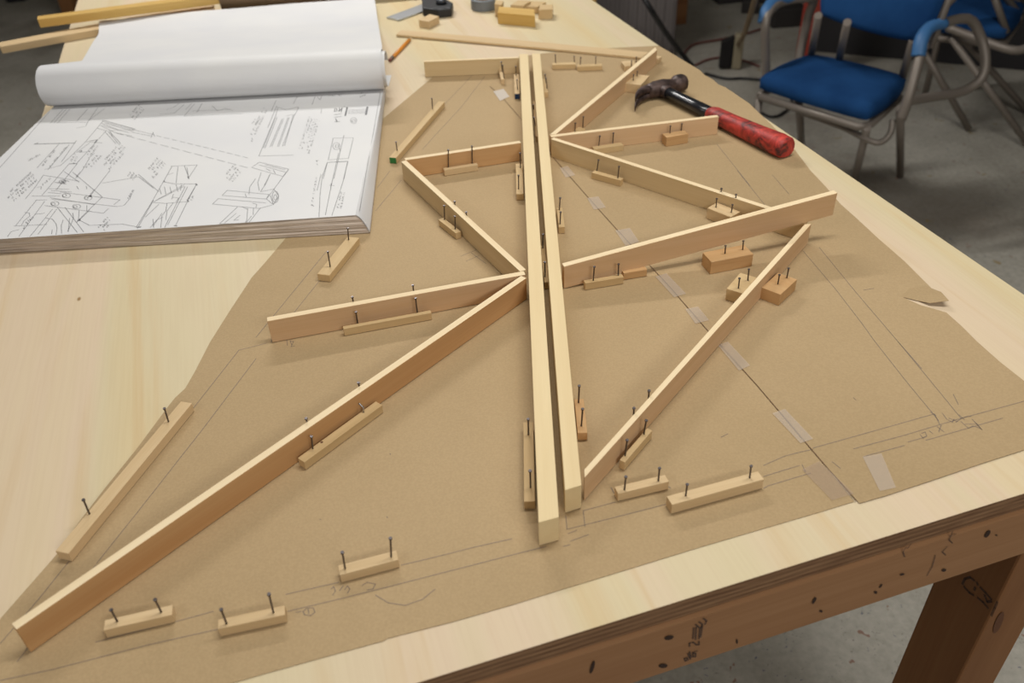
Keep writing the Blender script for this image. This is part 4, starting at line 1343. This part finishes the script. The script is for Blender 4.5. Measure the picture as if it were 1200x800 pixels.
# ribbed grey bin
gb = empty('ribbed_bin', Vector((fl(742, 60).x, fl(742, 60).y, 0)))
tag(gb, 'grey bin with vertical ribs on the floor past the right bench edge', 'bin')
bpy.context.view_layer.update()
M_BIN = mat('grey_bin', (.16, .14, .135), .6)
gp = Vector((.50, 4.5, 0))
b_ = fbox('bin_body', None, None, gp, .42, .5, .62, M_BIN, math.radians(-6), .01); child(b_, gb)
for k in range(9):
    r_ = fbox('rib', None, None, gp + Vector((.015 + k * .0455, -.010 - k * .0048, 0)), .020, .012, .60, M_BIN, math.radians(-6), .003); child(r_, gb)
fbox('wooden_post', 'upright wooden post between the bench edge and the ribbed bin', 'post', Vector((.405, 3.98, 0)), .045, .09, .9, M_GOLD, 0, .003)
fbox('dark_box', 'black box behind the bench at the top of the frame', 'box', Vector((.10, 4.2, 0)), .29, .4, .75, M_BLACK)
fbox('timber_post', 'dark timber post standing on the floor right of the ribbed bin', 'post', fl(788, 30), .085, .085, .8, M_LEG, math.radians(12), .004)
fbox('timber_post', 'olive-brown timber leg at the top left, just outside the bench edge', 'post', fl(74, 20), .09, .09, .7, M_LEG, math.radians(-8), .004)
# hose and cords lying on the floor
tag(tube('black_hose', [fl(744, -20, .50), fl(762, 10, .42), fl(780, 38, .25), fl(798, 62, .09), fl(812, 78, .014)], .012, M_BLACK, sm=5), 'black hose hanging down to the floor past the right bench edge', 'hose')
M_CORD = mat('red_cord', (.17, .06, .05), .6)
tag(tube('cord', [fl(800, 66, .008), fl(806, 57, .008), fl(816, 51, .008), fl(840, 47, .008), fl(868, 41, .008), fl(892, 34, .008)], .0065, M_CORD, sm=5), 'reddish cord on the floor leading from the black hose to the broom', 'cord')
tag(tube('cord', [fl(815, 76, .008), fl(832, 69, .008), fl(853, 67, .008), fl(872, 71, .008), fl(890, 78, .008)], .0055, M_CORD, sm=5), 'reddish cord on the floor passing under the broom head', 'cord')
tag(tube('cord', [fl(826, 86, .008), fl(850, 92, .008), fl(872, 92, .008), fl(905, 95, .008), fl(930, 100, .008), (1.62, 3.6, .008)], .007, M_BLACK, sm=5), 'black cord on the floor running under the nearest chair', 'cord')
tag(tube('cord', [fl(884, 126, .008), fl(900, 136, .008), fl(915, 134, .008), fl(928, 120, .008), fl(922, 108, .008)], .006, M_BLACK, sm=5), 'black cord looped on the floor below the nearest chair seat', 'cord')
# broom
br = empty('push_broom', fl(858, 82)); br.location.z = 0
tag(br, 'push broom standing on end on the floor, black bristles to the left', 'broom')
bpy.context.view_layer.update()
bb = fl(857, 82)
bh = prism('broom_block', [bb + Vector((0, 0, .175)), bb + Vector((.045, -.01, .175)), bb + Vector((.055, .04, .175)), bb + Vector((.01, .05, .175))], .002, mat('cream_block', (.32, .27, .18), .6)); bev(bh, .008); child(bh, br)
bs = prism('bristles', [bb + Vector((-.062, .005, .14)), bb + Vector((-.002, .002, .165)), bb + Vector((.006, .045, .165)), bb + Vector((-.055, .05, .14))], .008, mat('black_bristles', (.012, .01, .01), .95)); bev(bs, .006); child(bs, br)
child(tube('handle', [bb + Vector((.025, .02, .12)), fl(872, 40, .42), fl(886, -4, .75), fl(893, -30, .95)], .010, mat('worn_handle', (.20, .13, .06), .6), sm=3), br)
# dark clutter far back on the floor
for k, (x, y, w, d_, h, r_, lab) in enumerate(((842, 6, .16, .10, .05, .2, 'low dark board lying far back on the floor, left of the broom handle'), (868, 16, .10, .10, .07, -.3, 'small dark box on the floor beside the broom handle'),
                                              (905, 34, .20, .18, .10, .1, 'dark bundle on the floor seen under the left chair arm'), (900, 8, .12, .12, .16, .4, 'tall dark box far back seen beside the left chair arm'))):
    fbox('dark_box', lab, 'box', fl(x, y), w, d_, h, mat('dark_clutter', (.035, .03, .028), .8), r_, .008)
fbox('dark_box', 'black box on the floor at the very top left corner', 'box', fl(8, 4), .12, .1, .08, M_BLACK, .2, .01)
